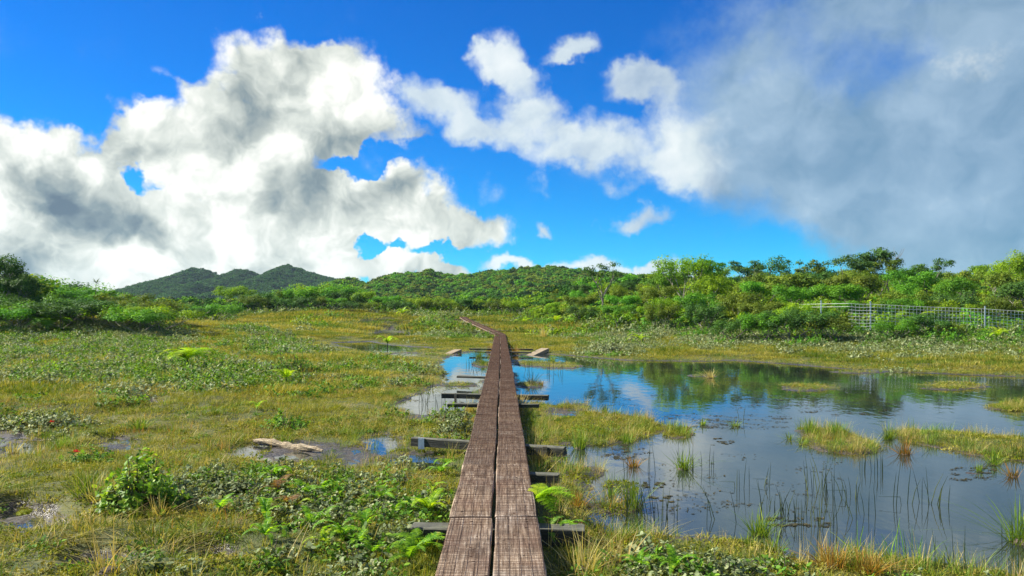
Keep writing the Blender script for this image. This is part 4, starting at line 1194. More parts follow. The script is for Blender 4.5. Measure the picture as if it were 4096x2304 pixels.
def driftlog():
    a = ground_at(1018, 1778, .035); b = ground_at(1292, 1812, .02)
    A, B = Vector(a), Vector(b); mb = MB(); n = 14; pts = []; rs = []
    r = random.Random(3)
    for i in range(n + 1):
        s = i / n; p = A.lerp(B, s); p.z += .012 * math.sin(s * 9) + .01; p.y += .03 * math.sin(s * 5)
        pts.append(p); rs.append((.012 + .034 * math.sin(math.pi * min(1, s * .9 + .12)) ** .6) * r.uniform(.75, 1.2))
    mb.tube(pts, rs, 9, .5)
    mb.v = [(x + r.uniform(-.006, .006), y + r.uniform(-.008, .008), z + r.uniform(-.011, .008)) for x, y, z in mb.v]
    root = empty('driftwood_log', tuple(A), label='bleached splintered log lying in the mud left of the boardwalk', category='log')
    o = link('trunk', mb.mesh('trunk'), M['drift']); o.parent = root; o.matrix_parent_inverse = Matrix.Translation(-A)
    mb = MB()
    for q, (s, l) in enumerate(((.35, .14), (.6, .1), (.8, .16))):
        p = A.lerp(B, s); mb = MB(); mb.tube([p, p + Vector((l * .7, -.03, .04)), p + Vector((l, -.05, .035))], [.012, .008, .003], 5, .5)
        t = link('splinter', mb.mesh('splinter'), M['drift']); t.parent = root; t.matrix_parent_inverse = Matrix.Translation(-A)
driftlog()


# ---- fence
def build_fence():
    Yf = 36.0
    posts = [(3392, 37.0), (3482, 36.6), (3940, 36.0), (4420, 35.2)]
    P = []
    top_py = [1211, 1214, 1233, 1262]
    for (px, Y), tp in zip(posts, top_py):
        x = along(px, Y); z1 = CAMZ - (tp - HY) / FPX * Y; P.append((x, Y, z1))
    root = empty('wire_fence', (P[1][0], P[1][1], ground_z(P[1][0], P[1][1])), label='galvanised square mesh fence with steel posts below the hillside trees', category='fence')
    off = Matrix.Translation(-root.location)
    for (x, Y, z1) in P[1:] + [(along(3284, 39.2), 39.2, CAMZ - (1209 - HY) / FPX * 39.2)]:
        z0 = min(ground_z(x, Y) - .15, z1 - 1.35)
        mb = MB(); mb.box((x, Y, (z0 + z1) / 2 + .04), (.06, .012, z1 - z0 + .12)); mb.box((x, Y + .02, (z0 + z1) / 2 + .04), (.012, .04, z1 - z0 + .12))
        o = link('post', mb.mesh('post'), M['zinc']); o.parent = root; o.matrix_parent_inverse = off
    far = (along(3196, 41.0), 41.0, CAMZ - (1215 - HY) / FPX * 41.0)
    for k in range(2):
        mb = MB(); A, B = Vector(far), Vector((P[0][0], P[0][1] - .03, P[0][2]))
        mb.tube([A.lerp(B, i / 5) + Vector((0, 0, -.03 - .15 * k)) for i in range(6)], [.0075] * 6, 4, .5)
        o = link('strand', mb.mesh('strand'), M['zinc']); o.parent = root; o.matrix_parent_inverse = off
    rows = 10; hgt = 1.32
    for (xa, ya, za), (xb, yb, zb) in zip(P[:-1], P[1:]):
        A, B = Vector((xa, ya - .03, za)), Vector((xb, yb - .03, zb)); L = (B - A).length
        for k in range(rows):
            mb = MB(); dz = Vector((0, 0, -.03 - hgt * k / (rows - 1)))
            pts = [A.lerp(B, i / 6) + dz + Vector((0, 0, -.02 * math.sin(math.pi * i / 6))) for i in range(7)]
            mb.tube(pts, [.0075] * 7, 4, .5)
            o = link('strand', mb.mesh('strand'), M['zinc']); o.parent = root; o.matrix_parent_inverse = off
        n = int(L / .152)
        for i in range(1, n):
            p = A.lerp(B, i / n) + Vector((0, 0, -.02 * math.sin(math.pi * i / n)))
            mb = MB(); mb.tube([p + Vector((0, .012, -.03)), p + Vector((0, .012, -.03 - hgt))], [.0058] * 2, 4, .5)
            o = link('stay_wire', mb.mesh('stay_wire'), M['zinc']); o.parent = root; o.matrix_parent_inverse = off
    for px, py, Y, lab in ((3877, 1262, 35.9, 'small pink ribbon tied to the fence left of its nearest post'), (3212, 1207, 42.0, 'small pink ribbon at the far upper end of the fence'), (3220, 1234, 42.0, 'small orange pink ribbon low at the far end of the fence')):
        z = CAMZ - (py - HY) / FPX * Y
        mb = MB(); mb.box((0, 0, 0), (.045, .012, .05), None, .008); mb.box((.012, -.006, -.055), (.028, .006, .07), Matrix.Rotation(.3, 3, 'Y'), .006)
        o = link('ribbon', mb.mesh('ribbon'), M['ribbon'], label=lab, category='ribbon', group='ribbons on the fence'); o.location = (along(px, Y), Y - .05, z)
build_fence()


# ---- tussocks and rushes in and beside the pond
def tussock(px, py, size, mat, label, n=90, lean=.55, tall=1.0, seed=0):
    x, y, z = ground_at(px, py); z = max(z, 0)
    root = empty('sedge_tussock', (x, y, z - .01), random.random() * 6, label=label, category='tussock', group='sedge tussocks in the pond')
    v, f, t = blades(n, size * .22, size * .35 * tall, size * tall, .006 + .0007 * y * .35, 400 + seed, lean=lean, segs=4, curl=.4)
    me = mesh_from('blades', v, f, t); link('blades', me, M[mat], root)
    mb = MB(); mb.tube([(0, 0, -.08), (0, 0, 0), (0, 0, size * .09)], [size * .28, size * .25, size * .12], 9, .4)
    link('root_mound', mb.mesh('root_mound'), M['twig'], root)
    return root

TUSS = [
    (2732, 1876, .30, 'sedge', 'wide spiky green tussock alone in the water right of the grassy spit', 110, .8, 1.0),
    (2536, 1868, .20, 'rust_grass', 'small orange topped tussock in the water off the boardwalk bank', 70, .45, 1.0),
    (3158, 1757, .16, 'sedge', 'tiny spiky tussock left of the humped grass islet', 50, .8, 1.0),
    (3207, 1778, .16, 'sedge', 'small tussock touching the left tip of the humped islet', 60, .8, 1.0),
    (3240, 1738, .30, 'sedge', 'taller left clump growing on the humped grass islet', 110, .5, 1.0),
    (3345, 1735, .26, 'sedge', 'right clump growing on the humped grass islet', 100, .5, 1.0),
    (3554, 1757, .22, 'sedge', 'dark green tussock standing between the two grass islets', 100, .55, 1.0),
    (3620, 1818, .26, 'rust_grass', 'rusty brown tussock below the end of the long grass islet', 90, .6, 1.0),
    (3038, 2142, .26, 'sedge', 'big dense tussock near the shrubby near bank of the pond', 170, .5, 1.0),
    (2992, 2186, .18, 'sedge', 'flat tussock just left below the big dense one', 90, .8, .8),
    (3094, 2218, .20, 'sedge', 'narrow bright tussock close to the near bank shrubs', 60, .4, 1.2),
    (3972, 1858, .22, 'sedge', 'round tussock below the long grass islet at far right', 90, .6, 1.0),
    (3916, 1888, .13, 'sedge', 'smallest tussock among floating weed at right', 40, .6, 1.0),
    (4054, 1910, .20, 'rust_grass', 'dark brown tussock with fine stalks at the right', 60, .7, 1.0),
    (4096, 2178, .42, 'sedge', 'large fountain shaped sedge cut by the right picture edge', 150, .7, 1.0),
    (2940, 1706, .20, 'sedge', 'small tussock at the right end of the floating weed', 60, .7, .8),
    (2812, 1702, .20, 'sedge', 'small tussock at the middle of the floating weed', 60, .7, .8),
    (2690, 1722, .24, 'sedge', 'left tuft of the pair off the tip of the grassy spit', 80, .6, 1.0),
    (2735, 1740, .24, 'sedge', 'right tuft of the pair off the tip of the grassy spit', 80, .7, .9),
    (2462, 1662, .2, 'sedge', 'small tuft in the inlet above the grassy spit', 60, .6, 1.0),
    (2420, 1648, .2, 'sedge', 'dark tuft at the head of the inlet above the spit', 60, .6, 1.0),
    (2127, 1538, .34, 'rush', 'dark spiky rush clump on the islet right of the boardwalk', 60, .8, 1.2),
    (2162, 1540, .22, 'rust_grass', 'brown tuft at the end of the islet right of the boardwalk', 60, .7, .8),
    (1914, 1432, .5, 'sedge', 'tall green tuft in the left pool close to the boardwalk', 90, .45, 1.0),
    (1935, 1460, .4, 'sedge', 'grass tuft against the boardwalk in the left pool', 90, .6, 1.0),
    (2210, 1446, .3, 'sedge', 'low tuft on the far grass bar right of the boardwalk', 70, .7, 1.0),
    (2155, 1850, .26, 'straw', 'pale straw coloured clump hanging beside the boardwalk edge', 130, .75, 1.0),
    (2072, 1645, .40, 'straw', 'yellow straw clump leaning over the right boardwalk edge', 130, .65, 1.0),
    (1878, 1650, .32, 'straw', 'yellow straw clump against the left boardwalk edge', 90, .6, 1.0),
    (2310, 2030, .22, 'rust_grass', 'reddish brown grass clump on the bank behind the fern', 110, .6, .9),
    (2530, 2040, .30, 'sedge', 'upright green reed clump on the mud islet by the near bank', 120, .25, 1.2),
    (2440, 1985, .18, 'sedge', 'low tuft at the back of the mud islet', 60, .6, 1.0),
    (340, 1985, .34, 'sedge', 'bright long grass clump left of the green bush', 120, .55, 1.0),
    (395, 2010, .34, 'straw', 'yellow grass clump touching the left side of the green bush', 80, .6, 1.0),
    (640, 2065, .24, 'straw', 'dry straw clump in front of the green bush', 70, .8, 1.0),
    (430, 2290, .34, 'straw', 'long stalked dry clump at the bottom left of the turf', 40, .6, 1.3),
    (2060, 1418, .45, 'rust_grass', 'orange grass tuft at the far right edge of the boardwalk', 80, .6, 1.0),
    (1958, 1408, .45, 'rust_grass', 'orange grass tuft at the far left edge of the boardwalk', 80, .6, 1.0),
    (2172, 1350, .8, 'straw', 'tall straw coloured tuft on the far bank right of the boardwalk', 120, .4, 1.0),
    (2510, 1775, .26, 'sedge', 'fringe of green sedge below the grassy spit', 90, .5, 1.0),
    (2320, 1795, .34, 'sedge', 'upright green clump at the lower edge of the spit', 110, .4, 1.0),
    (2840, 1512, .34, 'straw', 'straw tuft on the small islet in the tree reflections', 70, .5, 1.0),
    (560, 1720, .3, 'sedge', 'dark green long grass on the bank above the mud', 140, .7, .9),
    (250, 1790, .24, 'sedge', 'dark grass tuft at the right end of the left mud flat', 110, .7, .9),
    (50, 1815, .24, 'straw', 'thin straw clump growing in the left mud flat', 60, .5, 1.0),
    (830, 1585, .26, 'moss', 'rounded bright green grass cushion in the middle of the left heath', 160, .6, .6),
    (2330, 2290, .34, 'straw', 'long dry stalks on the bank at the bottom right of the boardwalk', 70, .8, 1.1),
    (2480, 2265, .30, 'straw', 'straw clump among the near bank shrubs', 70, .7, 1.0),
    (3330, 2275, .3, 'rust_grass', 'orange grass hummock at the bottom edge of the pond', 170, .8, .7),
    (3470, 2290, .3, 'rust_grass', 'right hand orange grass hummock at the bottom edge', 150, .8, .7),
]
for i, (px, py, sz, mt, lab, n, le, tl) in enumerate(TUSS): tussock(px, py, sz, mt, lab, n, le, tl, i)

RUSH = [(2807, 1868, 9, .27, 'rush stems right beside the wide spiky tussock'), (2971, 1953, 5, .3, 'five rush stems, one bent, in open water'), (2832, 2084, 3, .3, 'three lone rush stems near the left of the open water'),
        (3043, 1942, 4, .27, 'pair of crossing rush stems right of the bent one'), (3266, 1958, 6, .28, 'loose rush stems left of the densest rush clump'), (3306, 1968, 14, .30, 'densest rush clump in the middle of the open water'),
        (3341, 1996, 3, .28, 'dark rush stems just below the densest rush clump'), (3390, 1996, 3, .28, 'forked rush stems right of the densest clump'), (3462, 1893, 5, .27, 'pale rush stems above the middle of the open water'),
        (3502, 1900, 4, .27, 'upright rush stems second from the right in the upper row'), (3538, 1888, 2, .3, 'two leaning rush stems at the right of the upper row'), (3695, 2020, 10, .36, 'fan of rush stems at the right of the open water'),
        (3655, 2022, 2, .3, 'bent rush stem left of the rush fan'), (3740, 2024, 2, .3, 'leaning rush stem right of the rush fan'), (3434, 2074, 3, .33, 'thin tall rush stems left of the lower centre'), (3460, 2074, 3, .3, 'thin rush stems right of their lower twin'),
        (3110, 2078, 9, .24, 'rush stems on the left end of the weed patch'), (3135, 2074, 6, .24, 'rush stems in the middle of the weed patch'), (3217, 2098, 16, .3, 'spreading rush clump at the right end of the weed patch'), (3255, 2100, 5, .3, 'last rush stems right of the weed patch'),
        (3767, 2284, 8, .3, 'dark stiff rush stems rising at the bottom of the pond'), (4008, 2172, 2, .24, 'single fallen rush stem near the right edge'), (3556, 2248, 9, .28, 'bright broad blades at the near bank of the pond'),
        (3330, 2200, 3, .2, 'short rush stems close to the near bank'), (1702, 1548, 6, .34, 'rush stems in the far left pool beside the mud'), (1722, 1552, 5, .3, 'second rush clump in the far left pool'), (1702, 1620, 7, .34, 'rush stems at the lower left end of the left pool'),
        (1880, 1462, 9, .45, 'rush stems on the islet in the left pool'), (2120, 1478, 4, .4, 'rush stems in blue water right of the far boardwalk'), (2195, 1492, 5, .4, 'crossed rush stems in the blue water'), (2236, 1490, 3, .4, 'short rush stems right of the crossed ones'),
        (2590, 2080, 12, .3, 'rush stems right of the mud islet by the near bank'), (2520, 2100, 14, .33, 'dense rush stems in front of the mud islet'), (2660, 2070, 5, .3, 'leaning rush stems off the near bank'), (2600, 1890, 3, .3, 'thin rush stems below the orange topped tussock'),
        (2480, 1900, 3, .3, 'thin rush stems off the low brown islet'), (2960, 1690, 2, .34, 'single dark rush stem in the floating weed'), (1780, 1640, 5, .3, 'rush stems at the near end of the left pool')]
for i, (px, py, n, h, lab) in enumerate(RUSH):
    x, y, z = ground_at(px, py)
    r = random.Random(900 + i)
    sp = .035 + .008 * n
    root = empty('rush_clump', (x, y, max(0, z) - .005), label=lab, category='rushes', group='rushes standing in the pond')
    for k in range(n):
        mb = MB()
        bx, by = r.gauss(0, sp), r.gauss(0, sp); a = r.uniform(0, 6.28); l = abs(r.gauss(0, .28)); hh = h * r.uniform(.45, 1.1)
        tip = Vector((math.cos(a) * l * hh, math.sin(a) * l * hh, hh)); mid = Vector((0, 0, -.03)).lerp(tip, .5) + Vector((0, 0, .02))
        w = .0024 + .00016 * y
        if k == 0 and ('bent' in lab or 'fallen' in lab or 'forked' in lab):
            tip = Vector((-hh * .8, .05, hh * .28)); mid = Vector((-hh * .1, 0, hh * .32))
        mb.tube([(0, 0, -.1), mid, tip], [w, w * .85, w * .25], 4, r.random())
        o = link('stem', mb.mesh('stem'), M['rush'] if 'bright' not in lab else M['fern'], root); o.location = (bx, by, 0)


def build_weed():
    r = np.random.default_rng(88); v = []; f = []; t = []
    regs = [(2640, 1655, 2840, 1712, 90), (2800, 1660, 3140, 1716, 240), (2850, 1752, 2940, 1780, 60), (2380, 1560, 2620, 1640, 40), (3330, 1640, 3560, 1665, 70), (3800, 1862, 3990, 1920, 110), (2560, 1925, 2660, 1962, 60), (2600, 1985, 2700, 2010, 40),
            (3060, 2070, 3310, 2115, 90), (2620, 1800, 3400, 2050, 130), (2180, 1460, 2500, 1560, 60), (2400, 1780, 2600, 1850, 120), (1640, 1560, 1900, 1640, 60), (2900, 1540, 3400, 1640, 120), (3000, 1600, 3300, 1650, 110)]
    for (x0, y0, x1, y1, n) in regs:
        n *= 3
        cx, cy = r.uniform(x0, x1, max(4, n // 14)), r.uniform(y0, y1, max(4, n // 14))
        k = r.integers(0, len(cx), n)
        px = cx[k] + r.normal(0, (x1 - x0) * .05, n); py = np.maximum(cy[k] + r.normal(0, (y1 - y0) * .03, n), 1300)
        Y = FPX * CAMZ / (py - HY); X = (px - CXP) / FPX * Y
        h = terrain(X, Y)
        for x, y, hh in zip(X, Y, h):
            if hh > -.004: continue
            b = len(v); a = r.uniform(0, 6.28); L = r.uniform(.008, .032) * (.6 + y * .035); W = L * r.uniform(.2, .6)
            for (p, q) in ((-L, 0), (0, -W), (L, r.uniform(-W, W)), (0, W)):
                v.append((x + p * math.cos(a) - q * math.sin(a), y + p * math.sin(a) + q * math.cos(a), .003 + r.uniform(0, .003))); t.append(r.random())
            f.append([b, b + 1, b + 2, b + 3])
    link('floating_weed', mesh_from('floating_weed', v, f, t), M['weed'], kind='stuff', label='dark scraps of weed and dead leaves floating on the pond', category='pond weed')
M['weed'] = leaf_mat('floating_weed', [(0, (.015, .018, .010)), (.6, (.05, .045, .02)), (1, (.13, .10, .04))], .1, .7, .2, 0)
build_weed()


# ---- ferns
FR = [frond_mesh('frond', 500 + i, 1.0, .17, 22, 'fern', droop=.9 + .25 * (i % 3), rise=1.4 + .5 * (i % 2), curl=.7 * (i % 2)) for i in range(5)]
FRB = [frond_mesh('frond', 520 + i, 1.0, .34, 13, 'fern_yellow', droop=.8 + .35 * i, rise=1.0 + .3 * i, bip=True) for i in range(3)]


def fern(px, py, L, n, label, mat=None, seed=0, meshes=FR, az=None, spread=math.pi, lift=.03, name='fern', group='ferns among the shrubs'):
    x, y, z = ground_at(px, py); r = random.Random(seed + 40)
    root = empty(name, (x, y, z + lift), 0, label=label, category='fern', group=group)
    for k in range(n):
        o = link('frond', r.choice(meshes), None, root)
        a = (az if az is not None else 0) + (k + r.uniform(.2, .8)) / n * 2 * spread - spread
        o.rotation_euler = (r.uniform(-.2, .2), r.uniform(-.35, .12), a); s = L * r.uniform(.7, 1.1); o.scale = (s, s, s)
        if mat: set_mat(o, M[mat])
    mb = MB(); mb.tube([(0, 0, -.05 - lift), (0, 0, .01)], [L * .028, L * .018], 6, .5)
    link('rootstock', mb.mesh('rootstock'), M['twig'], root)
    return root

FERNS = [(1097, 1925, .30, 6, 'tall bright fern at the left end of the shrub mat', None), (1062, 2085, .26, 4, 'arched fern lowest at the left of the shrub mat', None), (1226, 1995, .24, 4, 'fern below the dark upright twigs', None),
         (1292, 1975, .22, 3, 'small fern right of the dark upright twigs', None), (1339, 1965, .22, 3, 'single curled fern high in the shrub mat', None), (1246, 2125, .26, 4, 'curled fern pair in front of the shrub mat', None),
         (1303, 2090, .22, 3, 'small curled fern behind the curled pair', None), (1518, 2020, .28, 5, 'round tufted fern in the right half of the shrub mat', None), (1714, 2065, .30, 6, 'yellow green fern hugging the boardwalk near the sleeper', 'fern_yellow'),
         (1580, 2062, .22, 3, 'low fern between the tufted one and the boardwalk', None), (1462, 2125, .26, 4, 'fern over the grey sleeper left of the boardwalk', None), (1370, 2165, .28, 5, 'green fern on the turf below the sleeper', None),
         (1298, 2198, .18, 3, 'small upright yellow green fern in the turf', 'fern_yellow'), (1441, 2195, .16, 3, 'small curled fern right of the upright one', None), (1683, 2225, .32, 6, 'large fern touching the left boardwalk edge', None),
         (1637, 2262, .30, 4, 'long drooping fern at the bottom beside the boardwalk', None), (1488, 2235, .2, 3, 'narrow fern in the turf near the bottom', None), (1190, 2048, .18, 2, 'lone yellow fern frond at the middle of the mat', 'fern_yellow'),
         (1110, 1975, .26, 4, 'brown withered fern in the shrub mat', 'fern_brown'), (1150, 2040, .22, 4, 'dark brown dead fern below the withered one', 'fern_brown'), (1060, 2170, .22, 4, 'green fern lowest left on the turf', None),
         (1765, 1905, .24, 5, 'bright leafy fern against the left boardwalk edge', None), (1790, 1875, .22, 4, 'upper fern against the left boardwalk edge', None), (2240, 2150, .26, 6, 'green fern growing over the right sleeper end', None),
         (2180, 2170, .24, 5, 'dark green fern below the right sleeper', 'ohia_green'), (880, 2060, .24, 3, 'thin fern left of the shrub mat', None), (1735, 1975, .2, 4, 'yellowish sprig against the boardwalk edge', 'fern_yellow'), (1030, 1640, .3, 4, 'small pale fern behind the dark shrub', 'fern_yellow'),
         (2700, 2295, .22, 6, 'bright green fern low among the near bank shrubs', None), (2560, 2290, .18, 4, 'second small fern among the near bank shrubs', None)]
for i, (px, py, L, n, lab, mt) in enumerate(FERNS): fern(px, py, L * 1.05, n + 1, lab, mt, i, lift=.035)
rf = empty('fern', (deck_x(np.array(6.35)) + .33, 6.35, .19), 0, label='large bright yellow green fern leaning out from the right boardwalk edge', category='fern', group='ferns among the shrubs')
for k, (a, tl, L) in enumerate([(-.62, -.05, .42), (-.25, .0, .38), (-1.0, .1, .34), (1.3, -.3, .26), (.4, -.2, .30), (2.6, -.2, .18), (-.45, -.3, .32)]):
    o = link('frond', FRB[k % 3], None, rf); o.rotation_euler = (0, tl, a); o.scale = (L, L, L)
mb = MB(); mb.tube([(0, 0, -.19), (0, 0, .02)], [.02, .012], 6, .5); link('rootstock', mb.mesh('rootstock'), M['twig'], rf)
# larger ferns of the heath and the bank
for i, (px, py, L, n, lab, mt) in enumerate([(750, 1478, 1.05, 9, 'big umbrella shaped tree fern with yellow green fronds in the left heath', 'fern_yellow'), (1550, 1392, .9, 7, 'yellow green fern above the narrow far pool', 'fern_yellow'),
        (1145, 1540, .55, 6, 'yellow fern sprig in the heath by the dark shrub', 'fern_yellow'), (185, 1330, 1.5, 10, 'drooping tree fern on the left mound', 'fern'), (3290, 1295, 1.5, 9, 'tree fern with brown crown in front of the fence end', 'fern'),
        (3660, 1318, 1.5, 9, 'upright tree fern growing through the fence', 'fern_yellow'), (3990, 1372, 1.0, 6, 'pale fern at the foot of the fence near its nearest post', 'fern_yellow'), (2225, 1300, 1.1, 7, 'bright fern at the foot of the trees right of the bend', 'fern_yellow'),
        (2095, 1300, 1.0, 6, 'yellow fern right of the boardwalk bend', 'fern_yellow'), (2560, 1375, .8, 7, 'yellow green fern beside the grey twiggy shrub', 'fern_yellow'), (870, 1290, 1.0, 7, 'pale yellow fern in the scrub of the left slope', 'fern_yellow'), (1610, 1265, 1.2, 7, 'light green fern at the far side of the bog', 'fern_yellow')]):
    fern(px, py, L, n, lab, mt, 70 + i, FRB[1:] if i in (0, 3, 4, 5) else FR, lift=.22 * L, name='tree_fern', group='large ferns of the heath')


# ---- single shrubs
def shrub_thing(px, py, wpx, hpx, mat, label, seed, leaf=None, blossoms=(), name='shrub', tips=None, bare=False, group='single shrubs standing out of the heath', sink=0.0):
    x, y, z = ground_at(px, py)
    R = wpx / 2 / FPX * y; H = hpx / FPX * y
    leaf = leaf or max(.045, .0035 * y)
    tips = tips or (230 if mat == 'bush' else int(min(200, max(70, 100 * (R / leaf / 6)))))
    root = empty(name, (x, y + R * .35, z - .03 - sink), 0, label=label, category='shrub', group=group)
    me, tw = shrub_mesh('leaves', seed, tips, R, H * 1.05, leaf, 7 if y < 20 else 8, mat, LEAF6 if y < 14 else LEAF4, True, .6)
    link('foliage', me, None, root, kind='stuff'); link('stems', tw, None, root, kind='stuff')
    for (bx, by) in blossoms:
        mb = MB(); r = random.Random(seed)
        for k in range(38):
            d = Vector((r.gauss(0, 1), r.gauss(0, 1), abs(r.gauss(.6, .8)))).normalized() * .036
            mb.tube([(0, 0, 0), d], [.0022, .0014], 3, r.random(), False)
        Yb = y
        o = link('blossom', mb.mesh('blossom'), M['petal'], root); o.location = (along(bx, Yb) - x, -R * .62, CAMZ - (by - HY) / FPX * Yb - z + .03)
    return root

SHR = [
    (530, 2042, 350, 235, 'bush', 'round bright green bush with large leaves on the left turf', .05, ()),
    (470, 2035, 150, 130, 'ohia', 'grey green lower flank against the round green bush', .045, ()),
    (720, 2000, 200, 130, 'ohia', 'grey leaved shrub right beside the round green bush', .042, ()),
    (900, 1990, 230, 120, 'ohia', 'wide grey leaved shrub in the left of the mat', .042, ()),
    (1808, 1735, 170, 110, 'ohia', 'dark grey green shrub against the left boardwalk edge by the pool', .045, ()),
    (1128, 1712, 190, 70, 'ohia_green', 'dark green low shrub in the middle of the left turf', .045, ()),
    (1150, 1495, 220, 110, 'ohia_green', 'largest dark green shrub in the middle of the left heath', .07, ()),
    (150, 1712, 280, 90, 'ohia', 'grey shrub with one red blossom at the left', .05, ((228, 1684),)),
    (330, 1850, 220, 65, 'ohia_green', 'low shrub with a small red blossom above the green bush', .045, ((322, 1803),)),
    (2445, 1412, 210, 72, 'ohia', 'grey twiggy shrub on the far shore of the pond', .085, ()),
    (600, 2300, 130, 70, 'ohia', 'small shrub with reddish tips at the bottom left', .045, ()),
    (2900, 2300, 330, 95, 'ohia', 'wide grey leaved shrub on the near bank of the pond', .042, ()),
    (2560, 2260, 240, 90, 'ohia', 'grey leaved shrub with a red leaf beside the pond', .042, ()),
    (3040, 2280, 160, 70, 'ohia_green', 'green leaved shrub at the right end of the near bank', .042, ()),
    (1610, 1885, 210, 70, 'ohia', 'grey leaved shrub by the puddle left of the boardwalk', .042, ()),
    (1180, 2240, 220, 60, 'ohia', 'sparse large leaved shrub on the turf', .05, ()),
    (1620, 2190, 180, 110, 'ohia', 'grey leaved shrub below the left sleeper', .045, ()),
    (1845, 1345, 260, 36, 'ohia', 'dark grey shrub left of the boardwalk bend', .14, ()),
]
for i, (px, py, w, h, mt, lab, lf, bl) in enumerate(SHR): shrub_thing(px, py, w, h, mt, lab, 600 + i, lf, bl)


# ---- moss cushions
for i, (px, py, w, lab) in enumerate([(1498, 1925, 90, 'yellow green moss cushion by the puddle left of the boardwalk'), (1172, 1650, 60, 'round moss cushion right of the dark turf shrub'), (110, 2050, 90, 'brownish moss cushion on the far left turf'),
        (1350, 1635, 70, 'moss cushion on the bank of the left pool'), (2760, 2300, 90, 'bright moss cushion at the bottom edge right of the boardwalk')]):
    x, y, z = ground_at(px, py); R = w / 2 / FPX * y
    root = empty('moss_cushion', (x, y, z - .01), 0, label=lab, category='moss', group='moss cushions')
    v, f, t = blades(420, R, R * .2, R * .42, .006, 700 + i, lean=.6, segs=2)
    rr = np.hypot(v[:, 0], v[:, 1]); v[:, 2] += .42 * R * np.clip(1 - (rr / R) ** 2, 0, 1)
    link('fronds', mesh_from('moss', v, f, t), M['moss'], root, kind='stuff')
    mb = MB(); mb.tube([(0, 0, -.02), (0, 0, R * .1), (0, 0, R * .36)], [R, R * .9, R * .35], 10, .5); link('mound', mb.mesh('mound'), M['moss'], root)


# ---- trees
PROTO = []
for i, (H, sp, fl, fk, per, cl) in enumerate([(3.0, .75, .55, .25, 120, .40), (3.0, .6, .7, .22, 120, .42), (3.0, .95, .45, .30, 120, .40), (3.0, .7, .6, .18, 130, .44), (3.0, .85, .5, .35, 120, .38), (3.0, .5, .8, .2, 130, .40)]):
    PROTO.append(tree_meshes('tree', 800 + i, H, sp, 'tree_green',   .055, 5, .115, per + 50, cl * 1.12, fl, fk))
for i, (sp, fl) in enumerate([(1.1, .8), (.9, .9), (1.3, .7)]):
    PROTO.append(tree_meshes('bush', 830 + i, 2.0, sp, 'tree_green', .05, 6, .095, 150, .36, fl, .1))
PH = [float(max(v.co.z for v in p[1].vertices)) for p in PROTO]
LOOK = {'tree_green': 'mid green', 'tree_yellow': 'yellow green', 'tree_olive': 'olive green', 'tree_dark': 'dark green'}


def tree_copy(k, x, y, H, mat, label, group, seed, name='tree', cat='tree', wide=1.0):
    z = ground_z(x, y); r = random.Random(seed); s = H / PH[k]
    root = empty(name, (x, y, z - .05), r.uniform(0, 6.28), (s * wide, s * wide, s), label=label, category=cat, group=group)
    link('trunk', PROTO[k][0], None, root)
    c = link('crown', PROTO[k][1], None, root); set_mat(c, M[mat])
    return root

SKY_PX = [(1980, 1215), (2150, 1190), (2250, 1165), (2330, 1125), (2480, 1112), (2640, 1085), (2700, 1045), (2850, 1065), (3000, 1065), (3100, 1050), (3300, 1055), (3500, 1050), (3700, 1062), (3900, 1060), (4000, 1045), (4300, 1010)]
rows = [(6.3, 'front', .50, 2.7), (10.5, 'second', .70, 2.9), (16.0, 'third', .86, 3.1), (23.0, 'fourth', .95, 3.4), (30.0, 'back', 1.0, 3.5)]
tr = random.Random(77)
for ri, (dt, rowname, frac, gap) in enumerate(rows):
    a = .035 + .02 * tr.random(); spots = []
    while a < .74:
        y = float(slope_start(np.array(a))) + dt + tr.uniform(-1.4, 1.4)
        if a > .33: y = max(y, 38.6 + dt * .35)
        spots.append((a * y, y, a)); a += gap * tr.uniform(.8, 1.25) / y
    for i, (x, y, a) in enumerate(spots):
        px = CXP + a * FPX
        ztop = CAMZ + y * (HY - 3 - np.interp(px, [p[0] for p in SKY_PX], [p[1] for p in SKY_PX])) / FPX
        z0 = ground_z(x, y); H = max(1.3, (z0 + (ztop - z0) * frac) - z0) * tr.uniform(.86, 1.06)
        H = min(H, 4.6)
        mt = tr.choices(['tree_green', 'tree_yellow', 'tree_olive', 'tree_dark'], [.42, .22, .26, .10])[0]
        tree_copy(tr.randrange(6) if ri > 1 else tr.choice([6, 7, 8, 1, 3]), x, y, H, mt, f'{LOOK[mt]} tree, {ORD[i]} from the boardwalk side in the {rowname} row on the wooded bank', 'trees on the wooded bank', 1000 + ri * 50 + i, 'bank_tree', wide=tr.uniform(.95, 1.25))


def special(px, toppy, y, label, mat, seed, spread, flat, fork, bare=0.0, per=120, clump=.36, leaf=.10, trunk=.05, limbs=4, lean=0.0, name='tree', group='skyline trees', levels=2, basez=None):
    x = along(px, y); z0 = ground_z(x, y) if basez is None else basez
    H = CAMZ + y * (HY - toppy) / FPX - z0
    wmx, lmx = tree_meshes(name, seed, 3.0, spread, mat, trunk, limbs, leaf, per, clump, flat, fork, bare, levels, lean)
    top = max(v.co.z for v in (lmx if lmx is not None else wmx).vertices); s = H / top
    root = empty(name, (x, y, z0 - .05), 0, s, label=label, category='tree', group=group)
    link('trunk', wmx, None, root)
    if lmx is not None: link('crown', lmx, None, root)
    return root

